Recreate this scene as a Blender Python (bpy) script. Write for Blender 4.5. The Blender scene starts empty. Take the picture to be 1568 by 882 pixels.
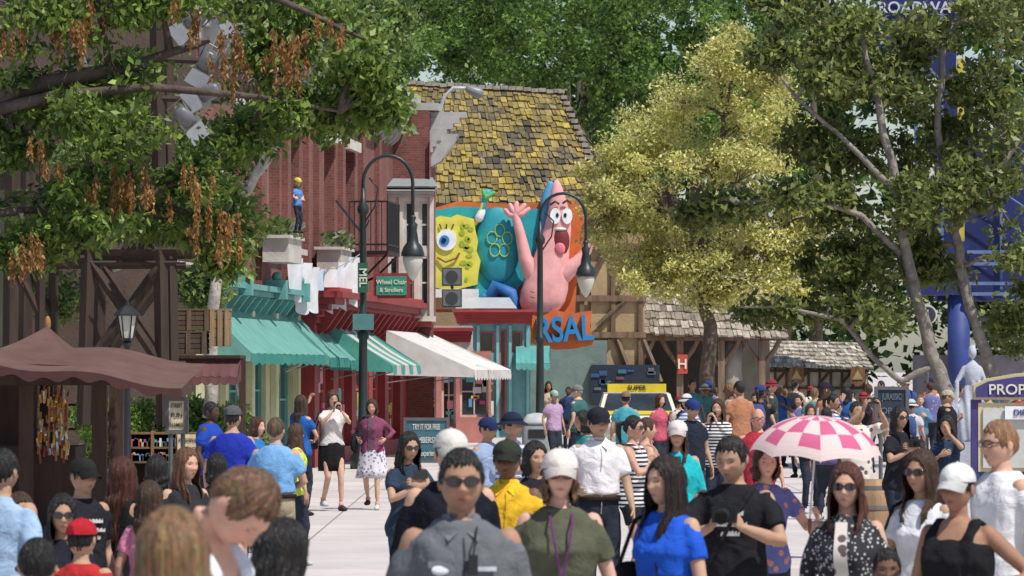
import bpy, math, random, time
import numpy as np
from mathutils import Vector, Matrix
T0=time.time()
R=random.Random(7); NR=np.random.default_rng(7)
F=6533.; CX=784.; HV=566.; CH=2.
def W(u,v,s): return Vector(((u-CX)/s,F/s,CH+(HV-v)/s))
sc=bpy.context.scene
LINK=[]
# ---------------- materials
def nd(nt,t,**k):
    n=nt.nodes.new(t)
    for a,b in k.items():
        if a in n.inputs: n.inputs[a].default_value=b
        else: setattr(n,a,b)
    return n
def newmat(name):
    m=bpy.data.materials.new(name); m.use_nodes=True; nt=m.node_tree; nt.nodes.clear()
    o=nt.nodes.new('ShaderNodeOutputMaterial'); p=nt.nodes.new('ShaderNodeBsdfPrincipled')
    nt.links.new(p.outputs[0],o.inputs[0]); return m,nt,p,o
def vcm(name,rough=.7,var=.12,scale=4.,bump=0.,bs=20.,transl=0.,col=None,metal=0.,stretch=None,spec=.4,sheen=0.,sss=0.):
    m,nt,p,o=newmat(name); L=nt.links.new
    tc=nd(nt,'ShaderNodeTexCoord'); 
    src=tc.outputs['Object']
    if stretch:
        mp=nd(nt,'ShaderNodeMapping'); mp.inputs['Scale'].default_value=stretch; L(src,mp.inputs[0]); src=mp.outputs[0]
    n=nd(nt,'ShaderNodeTexNoise',Scale=scale,Detail=5.,Roughness=.6); L(src,n.inputs['Vector'])
    mr=nd(nt,'ShaderNodeMapRange'); mr.inputs[1].default_value=.25; mr.inputs[2].default_value=.75
    mr.inputs[3].default_value=1-var*1.6; mr.inputs[4].default_value=1+var; L(n.outputs[0],mr.inputs[0])
    if col is None:
        a=nd(nt,'ShaderNodeAttribute'); a.attribute_name='Col'; cs=a.outputs['Color']
    else:
        a=nd(nt,'ShaderNodeRGB'); a.outputs[0].default_value=(*col,1); cs=a.outputs[0]
    vm=nd(nt,'ShaderNodeVectorMath',operation='SCALE'); L(cs,vm.inputs[0]); L(mr.outputs[0],vm.inputs['Scale'])
    L(vm.outputs[0],p.inputs['Base Color']); p.inputs['Roughness'].default_value=rough; p.inputs['Metallic'].default_value=metal
    p.inputs['Specular IOR Level'].default_value=spec; p.inputs['Sheen Weight'].default_value=sheen
    if bump:
        n2=nd(nt,'ShaderNodeTexNoise',Scale=bs,Detail=4.,Distortion=.6); L(src,n2.inputs['Vector'])
        b=nd(nt,'ShaderNodeBump',Strength=bump,Distance=.025); L(n2.outputs[0],b.inputs['Height']); L(b.outputs[0],p.inputs['Normal'])
    if transl:
        t=nd(nt,'ShaderNodeBsdfTranslucent'); L(vm.outputs[0],t.inputs[0]); mx=nd(nt,'ShaderNodeMixShader'); mx.inputs[0].default_value=transl
        L(p.outputs[0],mx.inputs[1]); L(t.outputs[0],mx.inputs[2]); L(mx.outputs[0],o.inputs[0])
    return m
PAINT=vcm('painted_surface',.6,.16,2.5,.15,30.)
WOOD=vcm('weathered_wood',.85,.35,6.,.5,25.,stretch=(1,1,.15))
METAL=vcm('painted_metal',.4,.1,5.)
SKIN=vcm('skin',.6,.10,14.,.08,60.,spec=.25)
CLOTH=vcm('cloth',.92,.16,7.,.9,11.,spec=.1)
HAIR=vcm('hair',.45,.4,40.,.7,90.,stretch=(1,1,.10),spec=.35)
LEAF=vcm('leaf',.45,.1,1.,0,transl=.42,spec=.35)
BARK=vcm('bark',.95,.35,5.,.8,14.)
FABRIC=vcm('awning_fabric',.85,.12,3.,.2,6.,transl=.2,spec=.1)
STUCCO=vcm('stucco',.9,.2,1.6,.4,18.)
SHING=vcm('shingle',.9,.35,5.,.6,20.)
GLASS=vcm('window_glass',.06,.5,.7,0,col=(.035,.045,.05),spec=.8)
GLOBE=vcm('lamp_globe',.25,.04,3,0,col=(.75,.74,.66),transl=.3)
LENS=vcm('dark_lens',.08,.0,3,0,col=(.012,.011,.012),spec=.8)
def brickmat(name,c1,c2,mo,sc_=4.2):
    m,nt,p,o=newmat(name); L=nt.links.new
    tc=nd(nt,'ShaderNodeTexCoord'); sx=nd(nt,'ShaderNodeSeparateXYZ'); L(tc.outputs['Object'],sx.inputs[0])
    sn=nd(nt,'ShaderNodeSeparateXYZ'); L(tc.outputs['Normal'],sn.inputs[0])
    ab=nd(nt,'ShaderNodeMath',operation='ABSOLUTE'); L(sn.outputs[0],ab.inputs[0])
    gt=nd(nt,'ShaderNodeMath',operation='GREATER_THAN'); gt.inputs[1].default_value=.6; L(ab.outputs[0],gt.inputs[0])
    mf=nd(nt,'ShaderNodeMix'); L(gt.outputs[0],mf.inputs[0]); L(sx.outputs[0],mf.inputs[2]); L(sx.outputs[1],mf.inputs[3])
    cb=nd(nt,'ShaderNodeCombineXYZ'); L(mf.outputs[0],cb.inputs[0]); L(sx.outputs[2],cb.inputs[1])
    br=nd(nt,'ShaderNodeTexBrick',Scale=sc_); br.inputs['Color1'].default_value=(*c1,1); br.inputs['Color2'].default_value=(*c2,1); br.inputs['Mortar'].default_value=(*mo,1)
    br.inputs['Mortar Size'].default_value=.02; L(cb.outputs[0],br.inputs['Vector'])
    n=nd(nt,'ShaderNodeTexNoise',Scale=1.2,Detail=6.); L(tc.outputs['Object'],n.inputs['Vector'])
    mr=nd(nt,'ShaderNodeMapRange'); mr.inputs[3].default_value=.45; mr.inputs[4].default_value=1.4; L(n.outputs[0],mr.inputs[0])
    vm=nd(nt,'ShaderNodeVectorMath',operation='SCALE'); L(br.outputs[0],vm.inputs[0]); L(mr.outputs[0],vm.inputs['Scale']); L(vm.outputs[0],p.inputs['Base Color'])
    b=nd(nt,'ShaderNodeBump',Strength=.6,Distance=.02,invert=True); L(br.outputs['Fac'],b.inputs['Height']); L(b.outputs[0],p.inputs['Normal'])
    p.inputs['Roughness'].default_value=.9; return m
BRICK=brickmat('red_brick',(.235,.075,.058),(.15,.048,.04),(.20,.13,.11))
def groundmat():
    m,nt,p,o=newmat('concrete_paving'); L=nt.links.new
    tc=nd(nt,'ShaderNodeTexCoord'); br=nd(nt,'ShaderNodeTexBrick',Scale=.42,offset=.0); L(tc.outputs['Object'],br.inputs['Vector'])
    br.inputs['Color1'].default_value=(.56,.50,.475,1); br.inputs['Color2'].default_value=(.50,.455,.435,1); br.inputs['Mortar'].default_value=(.26,.22,.21,1)
    br.inputs['Mortar Size'].default_value=.006; br.inputs['Brick Width'].default_value=1.; br.inputs['Row Height'].default_value=1.
    n=nd(nt,'ShaderNodeTexNoise',Scale=.5,Detail=9.,Roughness=.7); L(tc.outputs['Object'],n.inputs['Vector'])
    mr=nd(nt,'ShaderNodeMapRange'); mr.inputs[1].default_value=.3; mr.inputs[2].default_value=.7; mr.inputs[3].default_value=.76; mr.inputs[4].default_value=1.1; L(n.outputs[0],mr.inputs[0])
    vm=nd(nt,'ShaderNodeVectorMath',operation='SCALE'); L(br.outputs[0],vm.inputs[0]); L(mr.outputs[0],vm.inputs['Scale']); L(vm.outputs[0],p.inputs['Base Color'])
    n2=nd(nt,'ShaderNodeTexNoise',Scale=40.); L(tc.outputs['Object'],n2.inputs['Vector'])
    b=nd(nt,'ShaderNodeBump',Strength=.3,Distance=.01); L(n2.outputs[0],b.inputs['Height']); L(b.outputs[0],p.inputs['Normal'])
    p.inputs['Roughness'].default_value=.85; return m
def stripemat(name,c1,c2,fr):
    m,nt,p,o=newmat(name); L=nt.links.new
    tc=nd(nt,'ShaderNodeTexCoord'); sx=nd(nt,'ShaderNodeSeparateXYZ'); L(tc.outputs['Object'],sx.inputs[0])
    a=nd(nt,'ShaderNodeMath',operation='MULTIPLY'); a.inputs[1].default_value=fr; L(sx.outputs[2],a.inputs[0])
    f=nd(nt,'ShaderNodeMath',operation='FRACT'); L(a.outputs[0],f.inputs[0])
    g=nd(nt,'ShaderNodeMath',operation='GREATER_THAN'); g.inputs[1].default_value=.5; L(f.outputs[0],g.inputs[0])
    mx=nd(nt,'ShaderNodeMix',data_type='RGBA'); L(g.outputs[0],mx.inputs[0]); mx.inputs[6].default_value=(*c1,1); mx.inputs[7].default_value=(*c2,1)
    L(mx.outputs[2],p.inputs['Base Color']); p.inputs['Roughness'].default_value=.9; return m
def dotmat(name,c1,c2,scale,th):
    m,nt,p,o=newmat(name); L=nt.links.new
    tc=nd(nt,'ShaderNodeTexCoord'); v=nd(nt,'ShaderNodeTexVoronoi',Scale=scale); L(tc.outputs['Object'],v.inputs['Vector'])
    g=nd(nt,'ShaderNodeMath',operation='GREATER_THAN'); g.inputs[1].default_value=th; L(v.outputs['Distance'],g.inputs[0])
    mx=nd(nt,'ShaderNodeMix',data_type='RGBA'); L(g.outputs[0],mx.inputs[0]); mx.inputs[6].default_value=(*c2,1); mx.inputs[7].default_value=(*c1,1)
    L(mx.outputs[2],p.inputs['Base Color']); p.inputs['Roughness'].default_value=.9; return m
STRIPE=stripemat('striped_cloth',(.015,.015,.02),(.7,.7,.7),24)
STRIPE2=stripemat('striped_cloth_blue',(.08,.15,.35),(.6,.6,.62),18)
DOTS=dotmat('dotted_cloth',(.02,.02,.025),(.5,.5,.5),45,.3)
PATT=dotmat('patterned_cloth',(.62,.57,.5),(.12,.08,.08),13,.33)
PLAID=dotmat('patterned_skirt',(.6,.58,.62),(.2,.16,.25),18,.35)
FLOR=dotmat('floral_cloth',(.10,.12,.3),(.5,.2,.15),14,.3)
# ---------------- geometry helpers
def g_bx(x0,x1,y0,y1,z0,z1):
    return [(x0,y0,z0),(x1,y0,z0),(x1,y1,z0),(x0,y1,z0),(x0,y0,z1),(x1,y0,z1),(x1,y1,z1),(x0,y1,z1)],[(0,3,2,1),(4,5,6,7),(0,1,5,4),(1,2,6,5),(2,3,7,6),(3,0,4,7)]
def g_box(c,s,rot=None):
    V,Fc=g_bx(-s[0]/2,s[0]/2,-s[1]/2,s[1]/2,-s[2]/2,s[2]/2)
    if rot is not None: V=[rot@Vector(v) for v in V]
    return [(v[0]+c[0],v[1]+c[1],v[2]+c[2]) for v in V],Fc
def rings_faces(k,n,cap=True):
    Fc=[(i*n+j,i*n+(j+1)%n,(i+1)*n+(j+1)%n,(i+1)*n+j) for i in range(k-1) for j in range(n)]
    if cap: Fc+= [tuple(range(n-1,-1,-1)),tuple((k-1)*n+j for j in range(n))]
    return Fc
def g_tube(pts,rad,n=8,side=None,rnd=False):
    pts=[Vector(p) for p in pts]; rad=[(r if isinstance(r,tuple) else (r,r)) for r in rad]
    if rnd:
        d0=(pts[0]-pts[1]).normalized(); d1=(pts[-1]-pts[-2]).normalized(); r0=min(rad[0]); r1=min(rad[-1])
        pts=[pts[0]+d0*r0*.9,pts[0]+d0*r0*.6]+pts+[pts[-1]+d1*r1*.6,pts[-1]+d1*r1*.9]
        rad=[tuple(x*.4 for x in rad[0]),tuple(x*.8 for x in rad[0])]+rad+[tuple(x*.8 for x in rad[-1]),tuple(x*.4 for x in rad[-1])]
    V=[];prev=None
    for i,p in enumerate(pts):
        d=(pts[min(i+1,len(pts)-1)]-pts[max(i-1,0)])
        d=d.normalized() if d.length>1e-9 else Vector((0,0,1))
        if side is not None: a=Vector(side)
        elif prev is not None: a=prev
        else: a=Vector((1,0,0)) if abs(d.x)<.9 else Vector((0,1,0))
        a=(a-d*a.dot(d)).normalized(); prev=a; b=d.cross(a)
        for j in range(n):
            t=2*math.pi*j/n; V.append(tuple(p+a*(rad[i][0]*math.cos(t))+b*(rad[i][1]*math.sin(t))))
    return V,rings_faces(len(pts),n)
def g_loft(rings,n=20,e=2.3):
    V=[]
    for (z,rx,ry,cx,cy) in rings:
        for j in range(n):
            t=2*math.pi*j/n; c,s_=math.cos(t),math.sin(t)
            V.append((cx+rx*math.copysign(abs(c)**(2/e),c),cy+ry*math.copysign(abs(s_)**(2/e),s_),z))
    return V,rings_faces(len(rings),n)
def g_ell(c,r,nu=14,nv=9,M=None):
    V=[];
    for i in range(nv+1):
        ph=math.pi*(i+.02)/(nv+.04)
        for j in range(nu):
            t=2*math.pi*j/nu; p=Vector((r[0]*math.sin(ph)*math.cos(t),r[1]*math.sin(ph)*math.sin(t),-r[2]*math.cos(ph)))
            if M is not None: p=M@p
            V.append((c[0]+p[0],c[1]+p[1],c[2]+p[2]))
    return V,rings_faces(nv+1,nu)
def g_lathe(c,prof,n=16):
    V=[(c[0]+r*math.cos(2*math.pi*j/n),c[1]+r*math.sin(2*math.pi*j/n),c[2]+z) for r,z in prof for j in range(n)]
    return V,rings_faces(len(prof),n)
def g_prism(poly,y0,y1):
    n=len(poly); V=[(x,y0,z) for x,z in poly]+[(x,y1,z) for x,z in poly]
    return V,[tuple(range(n)),tuple(range(2*n-1,n-1,-1))]+[(j,j+n,(j+1)%n+n,(j+1)%n) for j in range(n)]
def g_sheet(fn,nu,nv):
    V=[tuple(fn(i/nu,j/nv)) for i in range(nu+1) for j in range(nv+1)]; m=nv+1
    return V,[(i*m+j,(i+1)*m+j,(i+1)*m+j+1,i*m+j+1) for i in range(nu) for j in range(nv)]
class B:
    def __init__(s,name,M=None): s.name=name; s.M=M.copy() if M else Matrix(); s.P={}; s.cur='body'; s.txt=[]
    def part(s,n): s.cur=n; return s
    def a(s,VF,m,sm=False):
        V,Fc=VF; p=s.P.setdefault(s.cur,dict(V=[],F=[],m=[],sm=[],c=[],mats=[]))
        if isinstance(m,tuple): m=[PAINT,m]
        if not isinstance(m,list): m=[m,(.5,.5,.5)]
        if m[0] not in p['mats']: p['mats'].append(m[0])
        k=p['mats'].index(m[0]); o=len(p['V']); V=[tuple(v) for v in V]
        p['V']+=V; p['F']+=[tuple(i+o for i in f) for f in Fc]; p['m']+=[k]*len(Fc); p['sm']+=[sm]*len(Fc)
        c=m[1]
        if isinstance(c,np.ndarray): p['c']+=[tuple(x) for x in c]
        else: p['c']+=[tuple(c)]*len(V)
        return s
    def text(s,body,size,loc,rot,col,ext=.01,sx=1.,off=.012):
        s.txt.append((body,size,loc,rot,col,ext,sx,off))
    def finish(s):
        root=None
        if len(s.P)>1 or s.txt: root=bpy.data.objects.new(s.name,None); root.matrix_world=s.M; root.empty_display_size=.3; LINK.append(root)
        for pn,p in s.P.items():
            me=bpy.data.meshes.new(pn if root else s.name); me.from_pydata(p['V'],[],p['F'])
            for m in p['mats']: me.materials.append(m)
            me.polygons.foreach_set('material_index',p['m']); me.polygons.foreach_set('use_smooth',p['sm'])
            c=np.ones((len(p['V']),4),'f'); c[:,:3]=np.array(p['c'],'f'); at=me.color_attributes.new('Col','FLOAT_COLOR','POINT'); at.data.foreach_set('color',c.ravel())
            me.update()
            ob=bpy.data.objects.new(pn if root else s.name,me)
            if root: ob.parent=root
            else: ob.matrix_world=s.M
            LINK.append(ob)
        for body,size,loc,rot,col,ext,sx,off in s.txt:
            cu=bpy.data.curves.new('lettering','FONT'); cu.body=body; cu.size=size; cu.extrude=ext; cu.align_x='CENTER'; cu.align_y='CENTER'; cu.offset=size*off
            key='ink%.2f_%.2f_%.2f'%col
            m=bpy.data.materials.get(key) or vcm(key,.6,.05,3,col=col)
            cu.materials.append(m); ob=bpy.data.objects.new('lettering',cu); ob.location=loc; ob.rotation_euler=rot; ob.scale=(sx,1,1); ob.parent=root; LINK.append(ob)
        return root
UP=(math.pi/2,0,0)
def remesh(VF,vox,it=4):
    me=bpy.data.meshes.new('t'); me.from_pydata(VF[0],[],VF[1]); ob=bpy.data.objects.new('t',me); sc.collection.objects.link(ob)
    m=ob.modifiers.new('r','REMESH'); m.mode='VOXEL'; m.voxel_size=vox
    if it: q=ob.modifiers.new('s','SMOOTH'); q.factor=.5; q.iterations=it
    ev=ob.evaluated_get(bpy.context.evaluated_depsgraph_get()); em=ev.to_mesh()
    n=len(em.vertices); V=np.empty(n*3); em.vertices.foreach_get('co',V); N=np.empty(n*3); em.vertices.foreach_get('normal',N)
    k=len(em.polygons); L=np.empty(len(em.loops),dtype=np.int64); em.loops.foreach_get('vertex_index',L)
    Fc=L.reshape(-1,4) if len(L)==4*k else np.array([tuple(p.vertices) for p in em.polygons])
    ev.to_mesh_clear(); bpy.data.objects.remove(ob); bpy.data.meshes.remove(me)
    return V.reshape(-1,3),N.reshape(-1,3),Fc
def cat(parts):
    V=[];Fc=[]
    for v,f in parts:
        o=len(V); V+=list(v); Fc+=[tuple(i+o for i in q) for q in f]
    return V,Fc
# ---------------- people
LIGHT=(.56,.33,.235); TAN=(.42,.25,.165); OLIVE=(.36,.20,.13); BROWN=(.16,.085,.055); DARK=(.08,.042,.03)
BLK=(.013,.011,.010); BRN=(.055,.028,.015); AUB=(.09,.03,.018); LBR=(.16,.085,.04); BLD=(.30,.19,.09); GRY=(.25,.23,.21)
def ik(S,T,a,b,h):
    d=T-S; L=min(d.length,(a+b)*.995); dn=d.normalized(); T=S+dn*L
    x=(a*a-b*b+L*L)/(2*L); y=math.sqrt(max(a*a-x*x,1e-6)); hp=(h-dn*h.dot(dn)).normalized()
    return S+dn*x+hp*y,T
def hand(Wr,d,n,sg,curl,q,ns=6):
    d=d.normalized(); n=(n-d*n.dot(d)).normalized(); th=d.cross(n)*(-sg); P=[]
    P.append(g_tube([Wr-d*.01,Wr+d*.03,Wr+d*.06,Wr+d*.09],[(.024*q,.018*q),(.034*q,.017*q),(.040*q,.015*q),(.039*q,.012*q)],10,side=th,rnd=True))
    for off,L in ((.029,.070),(.010,.080),(-.010,.074),(-.028,.057)):
        p=Wr+d*.088+th*off*q; dr=d+th*off*2.2; pts=[p-d*.01]; a=0
        for k,fr in enumerate((.45,.32,.23)):
            a+=curl*(.5 if k==0 else 1.); v=(dr.normalized()*math.cos(a)+n*math.sin(a)); p=p+v*L*fr; pts.append(p)
        P.append(g_tube(pts,[.0092*q,.0088*q,.0078*q,.0066*q],ns,rnd=True))
    b=Wr+d*.022+th*.026*q; v=(d*.75+th*.6+n*.35).normalized(); v2=(d*.9+th*.15+n*.5).normalized()
    P.append(g_tube([b,b+v*.038,b+v*.038+v2*.032],[.0125*q,.0105*q,.0082*q],ns,rnd=True))
    return cat(P)
ARM={'down':((.255,-.03,.90),(.3,1,0),(0,-.15,-1),(-1,0,0),.35),
 'phone':((.055,-.27,1.46),(1,.1,-1.2),(-.15,-.35,.9),(-1,-.2,.3),.75),
 'cam':((.085,-.27,1.27),(1,.3,-.8),(-.45,-.35,.6),(-1,.2,.2),.7),
 'waist':((.09,-.22,1.08),(1,.6,-.3),(-.6,-.6,.1),(-.3,.3,-.9),.5),
 'hip':((.22,-.1,1.12),(1,1,-.2),(-.3,-.8,-.3),(-1,0,0),.5),
 'chest':((.02,-.25,1.30),(1,.2,-1),(-.9,-.1,.35),(0,1,0),.8),
 'up':((.10,-.38,1.66),(1,0,-.8),(-.2,-.3,.9),(-1,0,.2),.7),
 'face':((.07,-.17,1.55),(1,-.3,-1),(-.3,.1,.9),(-1,.3,0),.8),
 'pole':((.30,-.30,1.22),(.5,.6,-1),(0,-.6,.8),(-1,0,0),1.1),
 'swing':((.25,-.20,.94),(.2,1,0),(0,-.4,-.9),(-1,0,0),.4),'back':((.25,.17,.93),(.2,1,0),(0,.1,-1),(-1,0,0),.4)}
MT=[(.86,.142,.112,0,.0),(.95,.160,.120,0,.005),(1.05,.150,.112,0,0),(1.15,.149,.111,0,0),(1.25,.158,.118,0,0),(1.34,.168,.120,0,0),(1.41,.160,.104,0,.005),(1.455,.120,.081,0,.01),(1.492,.070,.064,0,.01)]
FT=[(.86,.152,.116,0,.005),(.95,.163,.120,0,.008),(1.04,.136,.104,0,0),(1.12,.124,.096,0,0),(1.20,.133,.110,0,-.006),(1.28,.143,.128,0,-.014),(1.35,.145,.110,0,-.004),(1.41,.136,.088,0,.005),(1.45,.103,.072,0,.01),(1.485,.062,.058,0,.01)]
def person(name,u,vt,s,rot=0,sex='m',skin=LIGHT,hair=BRN,hl='short',top=(.3,.3,.3),sl=.5,bot='pants',bc=(.03,.035,.05),arms=('down','down'),
           hat=None,hc=(.02,.02,.02),gl=0,yaw=0,pitch=0,lean=0,fat=1.,walk=0,hold=None,H=None,z0=0,tm=None,bm=None,extra=(),hem=.88,open_=None):
    if H is None: H=CH+(HV-vt)/s
    k=H/1.75; rg=random.Random(int(u*7+vt)); fem=sex=='f'; q=.86 if fem else .95; fm=fat
    hk=(1.0 if H>1.45 else 1.0+(1.45-H)*.55)
    fine=s>180; vox=max(.0095,min(.03,3.3/s))/k; nh=(64,48) if s>180 else ((36,26) if s>80 else (20,16))
    b=B(name,Matrix.Translation(((u-CX)/s,F/s,z0))@Matrix.Rotation(math.radians(rot),4,'Z')@Matrix.Scale(k,4))
    la=math.radians(lean)
    def bend(V,full=False):
        V=np.array(V,float)
        if not la: return V
        w=np.ones(len(V)) if full else np.clip((V[:,2]-.92)/.3,0,1); w=w*w*(3-2*w); a=la*w; y=V[:,1].copy(); z=V[:,2]-1.
        V[:,1]=y*np.cos(a)-z*np.sin(a); V[:,2]=1.+y*np.sin(a)+z*np.cos(a); return V
    shx=.142 if fem else .165; S={1:Vector((shx*fm**.5,.005,1.415)),-1:Vector((-shx*fm**.5,.005,1.415))}
    armp={};hands=[]
    for i,sg in enumerate((1,-1)):
        a=ARM[arms[i]] if isinstance(arms[i],str) else arms[i]
        m=lambda t:Vector((t[0]*sg,t[1],t[2]))
        tg=m(a[0]); 
        if arms[i]=='down': tg.x*=fm**.6; tg+=Vector((0,rg.uniform(-.05,.04),rg.uniform(0,.02)))
        E,Wp=ik(S[sg],tg,.285,.25,m(a[1])); armp[sg]=(E,Wp); hands.append(hand(Wp,m(a[2]),m(a[3]),sg,a[4],q,6 if fine else 4))
    def armt(sg,r):
        E,Wp=armp[sg]; P=[S[sg],S[sg].lerp(E,.5),E,E.lerp(Wp,.35),E.lerp(Wp,.75),Wp]
        return g_tube(P,[x*q*r for x in (.054,.049,.041,.043,.033,.026)],12,rnd=True)
    legs={}
    for sg in (1,-1):
        st=walk*sg; hp=Vector((.088*sg,0,.90)); an=Vector((.10*sg+.01,-.20*st,.085+(.06 if st<0 else 0))); kn,an=ik(hp,an,.43,.41,Vector((0,-1,0))); legs[sg]=(hp,kn,an)
    def legt(sg,rs):
        hp,kn,an=legs[sg]; return g_tube([hp,hp.lerp(kn,.45),kn,kn.lerp(an,.35),an],rs,12,rnd=True)
    TR=FT if fem else MT
    T=[(z,rx*fm,ry*(fm**1.4),cx,cy*1.) for z,rx,ry,cx,cy in TR]
    zs_=[t[0] for t in T]; fy=lambda z,o: -np.interp(z,zs_,[t[2]+o-t[4] for t in T])
    skinp=[armt(1,1),armt(-1,1),g_tube([(0,.012,1.40),(0,.005,1.47),(0,-.004,1.56)],[(.075*q,.06),(.058*q,.056*q),(.054*q,.054*q)],14),g_loft([(z,rx*.95,ry*.95,cx,cy) for z,rx,ry,cx,cy in T])]
    if bot in('shorts','skirt','dress'):
        skinp+=[legt(g,(.082*fm,.072*fm,.054,.050,.034)) for g in(1,-1)]
    V,N,Fc=remesh(cat(skinp),vox,4); b.a((bend(V),Fc),[SKIN,skin],True)
    if fine:
        for h in hands: V,N,Fc=remesh(h,.0042,1); b.a((bend(V,True),Fc),[SKIN,skin],True)
    else:
        for h in hands: b.a((bend(h[0],True),h[1]),[SKIN,skin],True)
    def wrinkle(V,N,amp):
        ph=rg.uniform(0,6); x,y,z=V.T
        d=np.sin(26*z+5*np.sin(9*x+ph)+4*np.sin(7*z+ph)+6*y)*np.sin(7*x-9*z+ph+2*np.sin(5*z))+.7*np.sin(24*x+16*z*np.sign(x)+ph*2+4*np.sin(13*y)+3*np.sin(8*z))*np.clip(np.sin(6*z+ph),0,1)
        return V+N*(amp*d)[:,None]
    e=.012
    rr=[(z,rx+e+(.012 if z<1.1 else 0),ry+e+(.01 if z<1.2 else 0),cx,cy) for z,rx,ry,cx,cy in T if z>=hem-.03]
    if sl==0: rr=[x for x in rr if x[0]<1.36]; rr=rr+[(1.385,.10*fm,.106*fm if fem else .11,0,0)]
    sp=[g_loft(rr)]
    if sl==0:
        for sg in(1,-1):
            x=.085*sg*fm; sp.append(g_tube([(x,fy(1.26,-.02),1.26),(x,fy(1.34,-.006),1.34),(x,fy(1.40,.004),1.40),(x*.95,-.05,1.455),(x*.92,0,1.474),(x*.92,.05,1.455),(x,.085,1.41),(x,.10,1.3)],[(.034,.018)]*8,8,side=(1,0,0)))
    else:
        for sg in(1,-1):
            E,Wp=armp[sg]
            if sl<=.6:
                P=[S[sg]+Vector((-.02*sg,0,.0)),S[sg].lerp(E,.35),S[sg].lerp(E,sl*1.25)]; rd=[.066*q,.066*q,.069*q]
            else: P=[S[sg]+Vector((-.02*sg,0,0)),S[sg].lerp(E,.5),E,E.lerp(Wp,.5),E.lerp(Wp,(sl-.6)/.4*.97)]; rd=[.066*q,.060*q,.052*q,.048*q,.040*q]
            sp.append(g_tube(P,rd,12))
    V,N,Fc=remesh(cat(sp),vox,3 if sl else 2); V=wrinkle(V,N,.0055 if s>180 else (.0045 if s>90 else 0))
    b.part('body').a((bend(V),Fc),tm if tm else [CLOTH,top],True)
    if open_:
        V2,f2=g_sheet(lambda a,c:(-.045+.09*a*(1-.3*c),0,.95+.50*c),6,10)
        V2=[(v[0],fy(v[2],e+.018),v[2]) for v in V2]
        b.a((bend(V2),f2),open_ if isinstance(open_,list) else [CLOTH,open_],True)
    if bot in('pants','shorts'):
        hpR=[(.84,.14*fm,.115*fm,0,0),(.90,.160*fm,.122*fm**1.3,0,.004),(.98,.160*fm,.122*fm**1.3,0,.004),(1.04,.152*fm,.116*fm**1.3,0,0)]
        P=[g_loft(hpR)]
        for sg in(1,-1):
            hp,kn,an=legs[sg]
            if bot=='pants': P.append(g_tube([hp,hp.lerp(kn,.5),kn,kn.lerp(an,.5),kn.lerp(an,.97)],[.092*fm,.082*fm,.066,.062,.062],12))
            else: P.append(g_tube([hp,hp.lerp(kn,.25),hp.lerp(kn,.5 if fem else .85)],[.093*fm,.090*fm,.086*fm],12))
        V,N,Fc=remesh(cat(P),vox*1.2,3); V=wrinkle(V,N,.003 if s>90 else 0); b.a((bend(V),Fc),bm if bm else [CLOTH,bc],True)
    elif bot in('skirt','dress'):
        n=40; Z=[1.05,.98,.9,.75,.62,.5]
        if bm is None: Z=[1.05,.98,.9,.8,.68,.58]
        Rr=[.15,.172,.18,.195,.215,.235] if bm else [.15,.17,.178,.18,.178,.175]; V=[]
        for i,z in enumerate(Z):
            for j in range(n):
                t=2*math.pi*j/n; fl=1+(.05*i/5)*math.sin(9*t+1)
                V.append((Rr[i]*fm*fl*math.cos(t),Rr[i]*fm*.78*fl*math.sin(t),z))
        b.a((bend(V),rings_faces(len(Z),n)),bm if bm else [CLOTH,bc],True)
    for sg in(1,-1):
        hp,kn,an=legs[sg]; sole=an.z-.085
        P=[(an.x,an.y+.075,sole+.035),(an.x,an.y+.03,sole+.05),(an.x,an.y-.05,sole+.045),(an.x+.006*sg,an.y-.12,sole+.034),(an.x+.006*sg,an.y-.175,sole+.026)]
        b.a(g_tube(P,[(.03,.034),(.037,.048),(.04,.042),(.045,.032),(.034,.022)],12,side=(1,0,0),rnd=True),[CLOTH,(.05,.04,.035)if rg.random()<.7 else (.5,.5,.5)],True)
        b.a(g_tube([(an.x,an.y,an.z+.05),(an.x,an.y,sole+.04)],[.038,.04],10),[SKIN,skin] if bot!='pants' else [CLOTH,bc],True)
    # head
    HM=Matrix.Translation((0,-.012,1.522))@Matrix.Rotation(math.radians(yaw),4,'Z')@Matrix.Rotation(math.radians(pitch),4,'X')@Matrix.Scale(hk,4)@Matrix.Translation((0,0,.112))
    HA=np.array(HM)
    def hx(V): V=np.array(V,float); V=V@HA[:3,:3].T+HA[:3,3]; return bend(V,True)
    ha=lambda g_,m,sm=True: b.a((hx(g_[0]),g_[1]),m,sm)
    nu,nv=nh; 
    ph=np.pi*(np.arange(nv+1)+.01)/(nv+.02); 
    tt=np.linspace(0,2*np.pi,nu,endpoint=False); tt=tt+.32*np.cos(tt)*1.0
    PH,TH=np.meshgrid(ph,tt,indexing='ij'); dx=np.sin(PH)*np.cos(TH); dy=np.sin(PH)*np.sin(TH); dz=-np.cos(PH)
    fw=rg.uniform(.96,1.06); jw=rg.uniform(.16,.26)
    X=.075*fw*q**.3*dx; Y=.096*dy; Z=.118*dz; low=np.clip(-dz,0,1); X=X*(1-(jw if not fem else jw+.09)*low**1.5)*(1+.1*np.clip(1-np.abs(dz),0,1)*.3)
    X=X*(1+.05*np.clip(-dz,0,.5)); Y=np.where(dy>0,Y*(1-.42*low**1.1),-.096*np.abs(dy)**.82*(1-.03*low)-.006*low)
    fr=(dy<0)*1.
    def g(x0,z0_,sx,sz):
        a=np.exp(-((X-x0)/sx)**2-((Z-z0_)/sz)**2)
        if x0: a=a+np.exp(-((X+x0)/sx)**2-((Z-z0_)/sz)**2)
        return a*fr
    nw=rg.uniform(.85,1.2)
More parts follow.
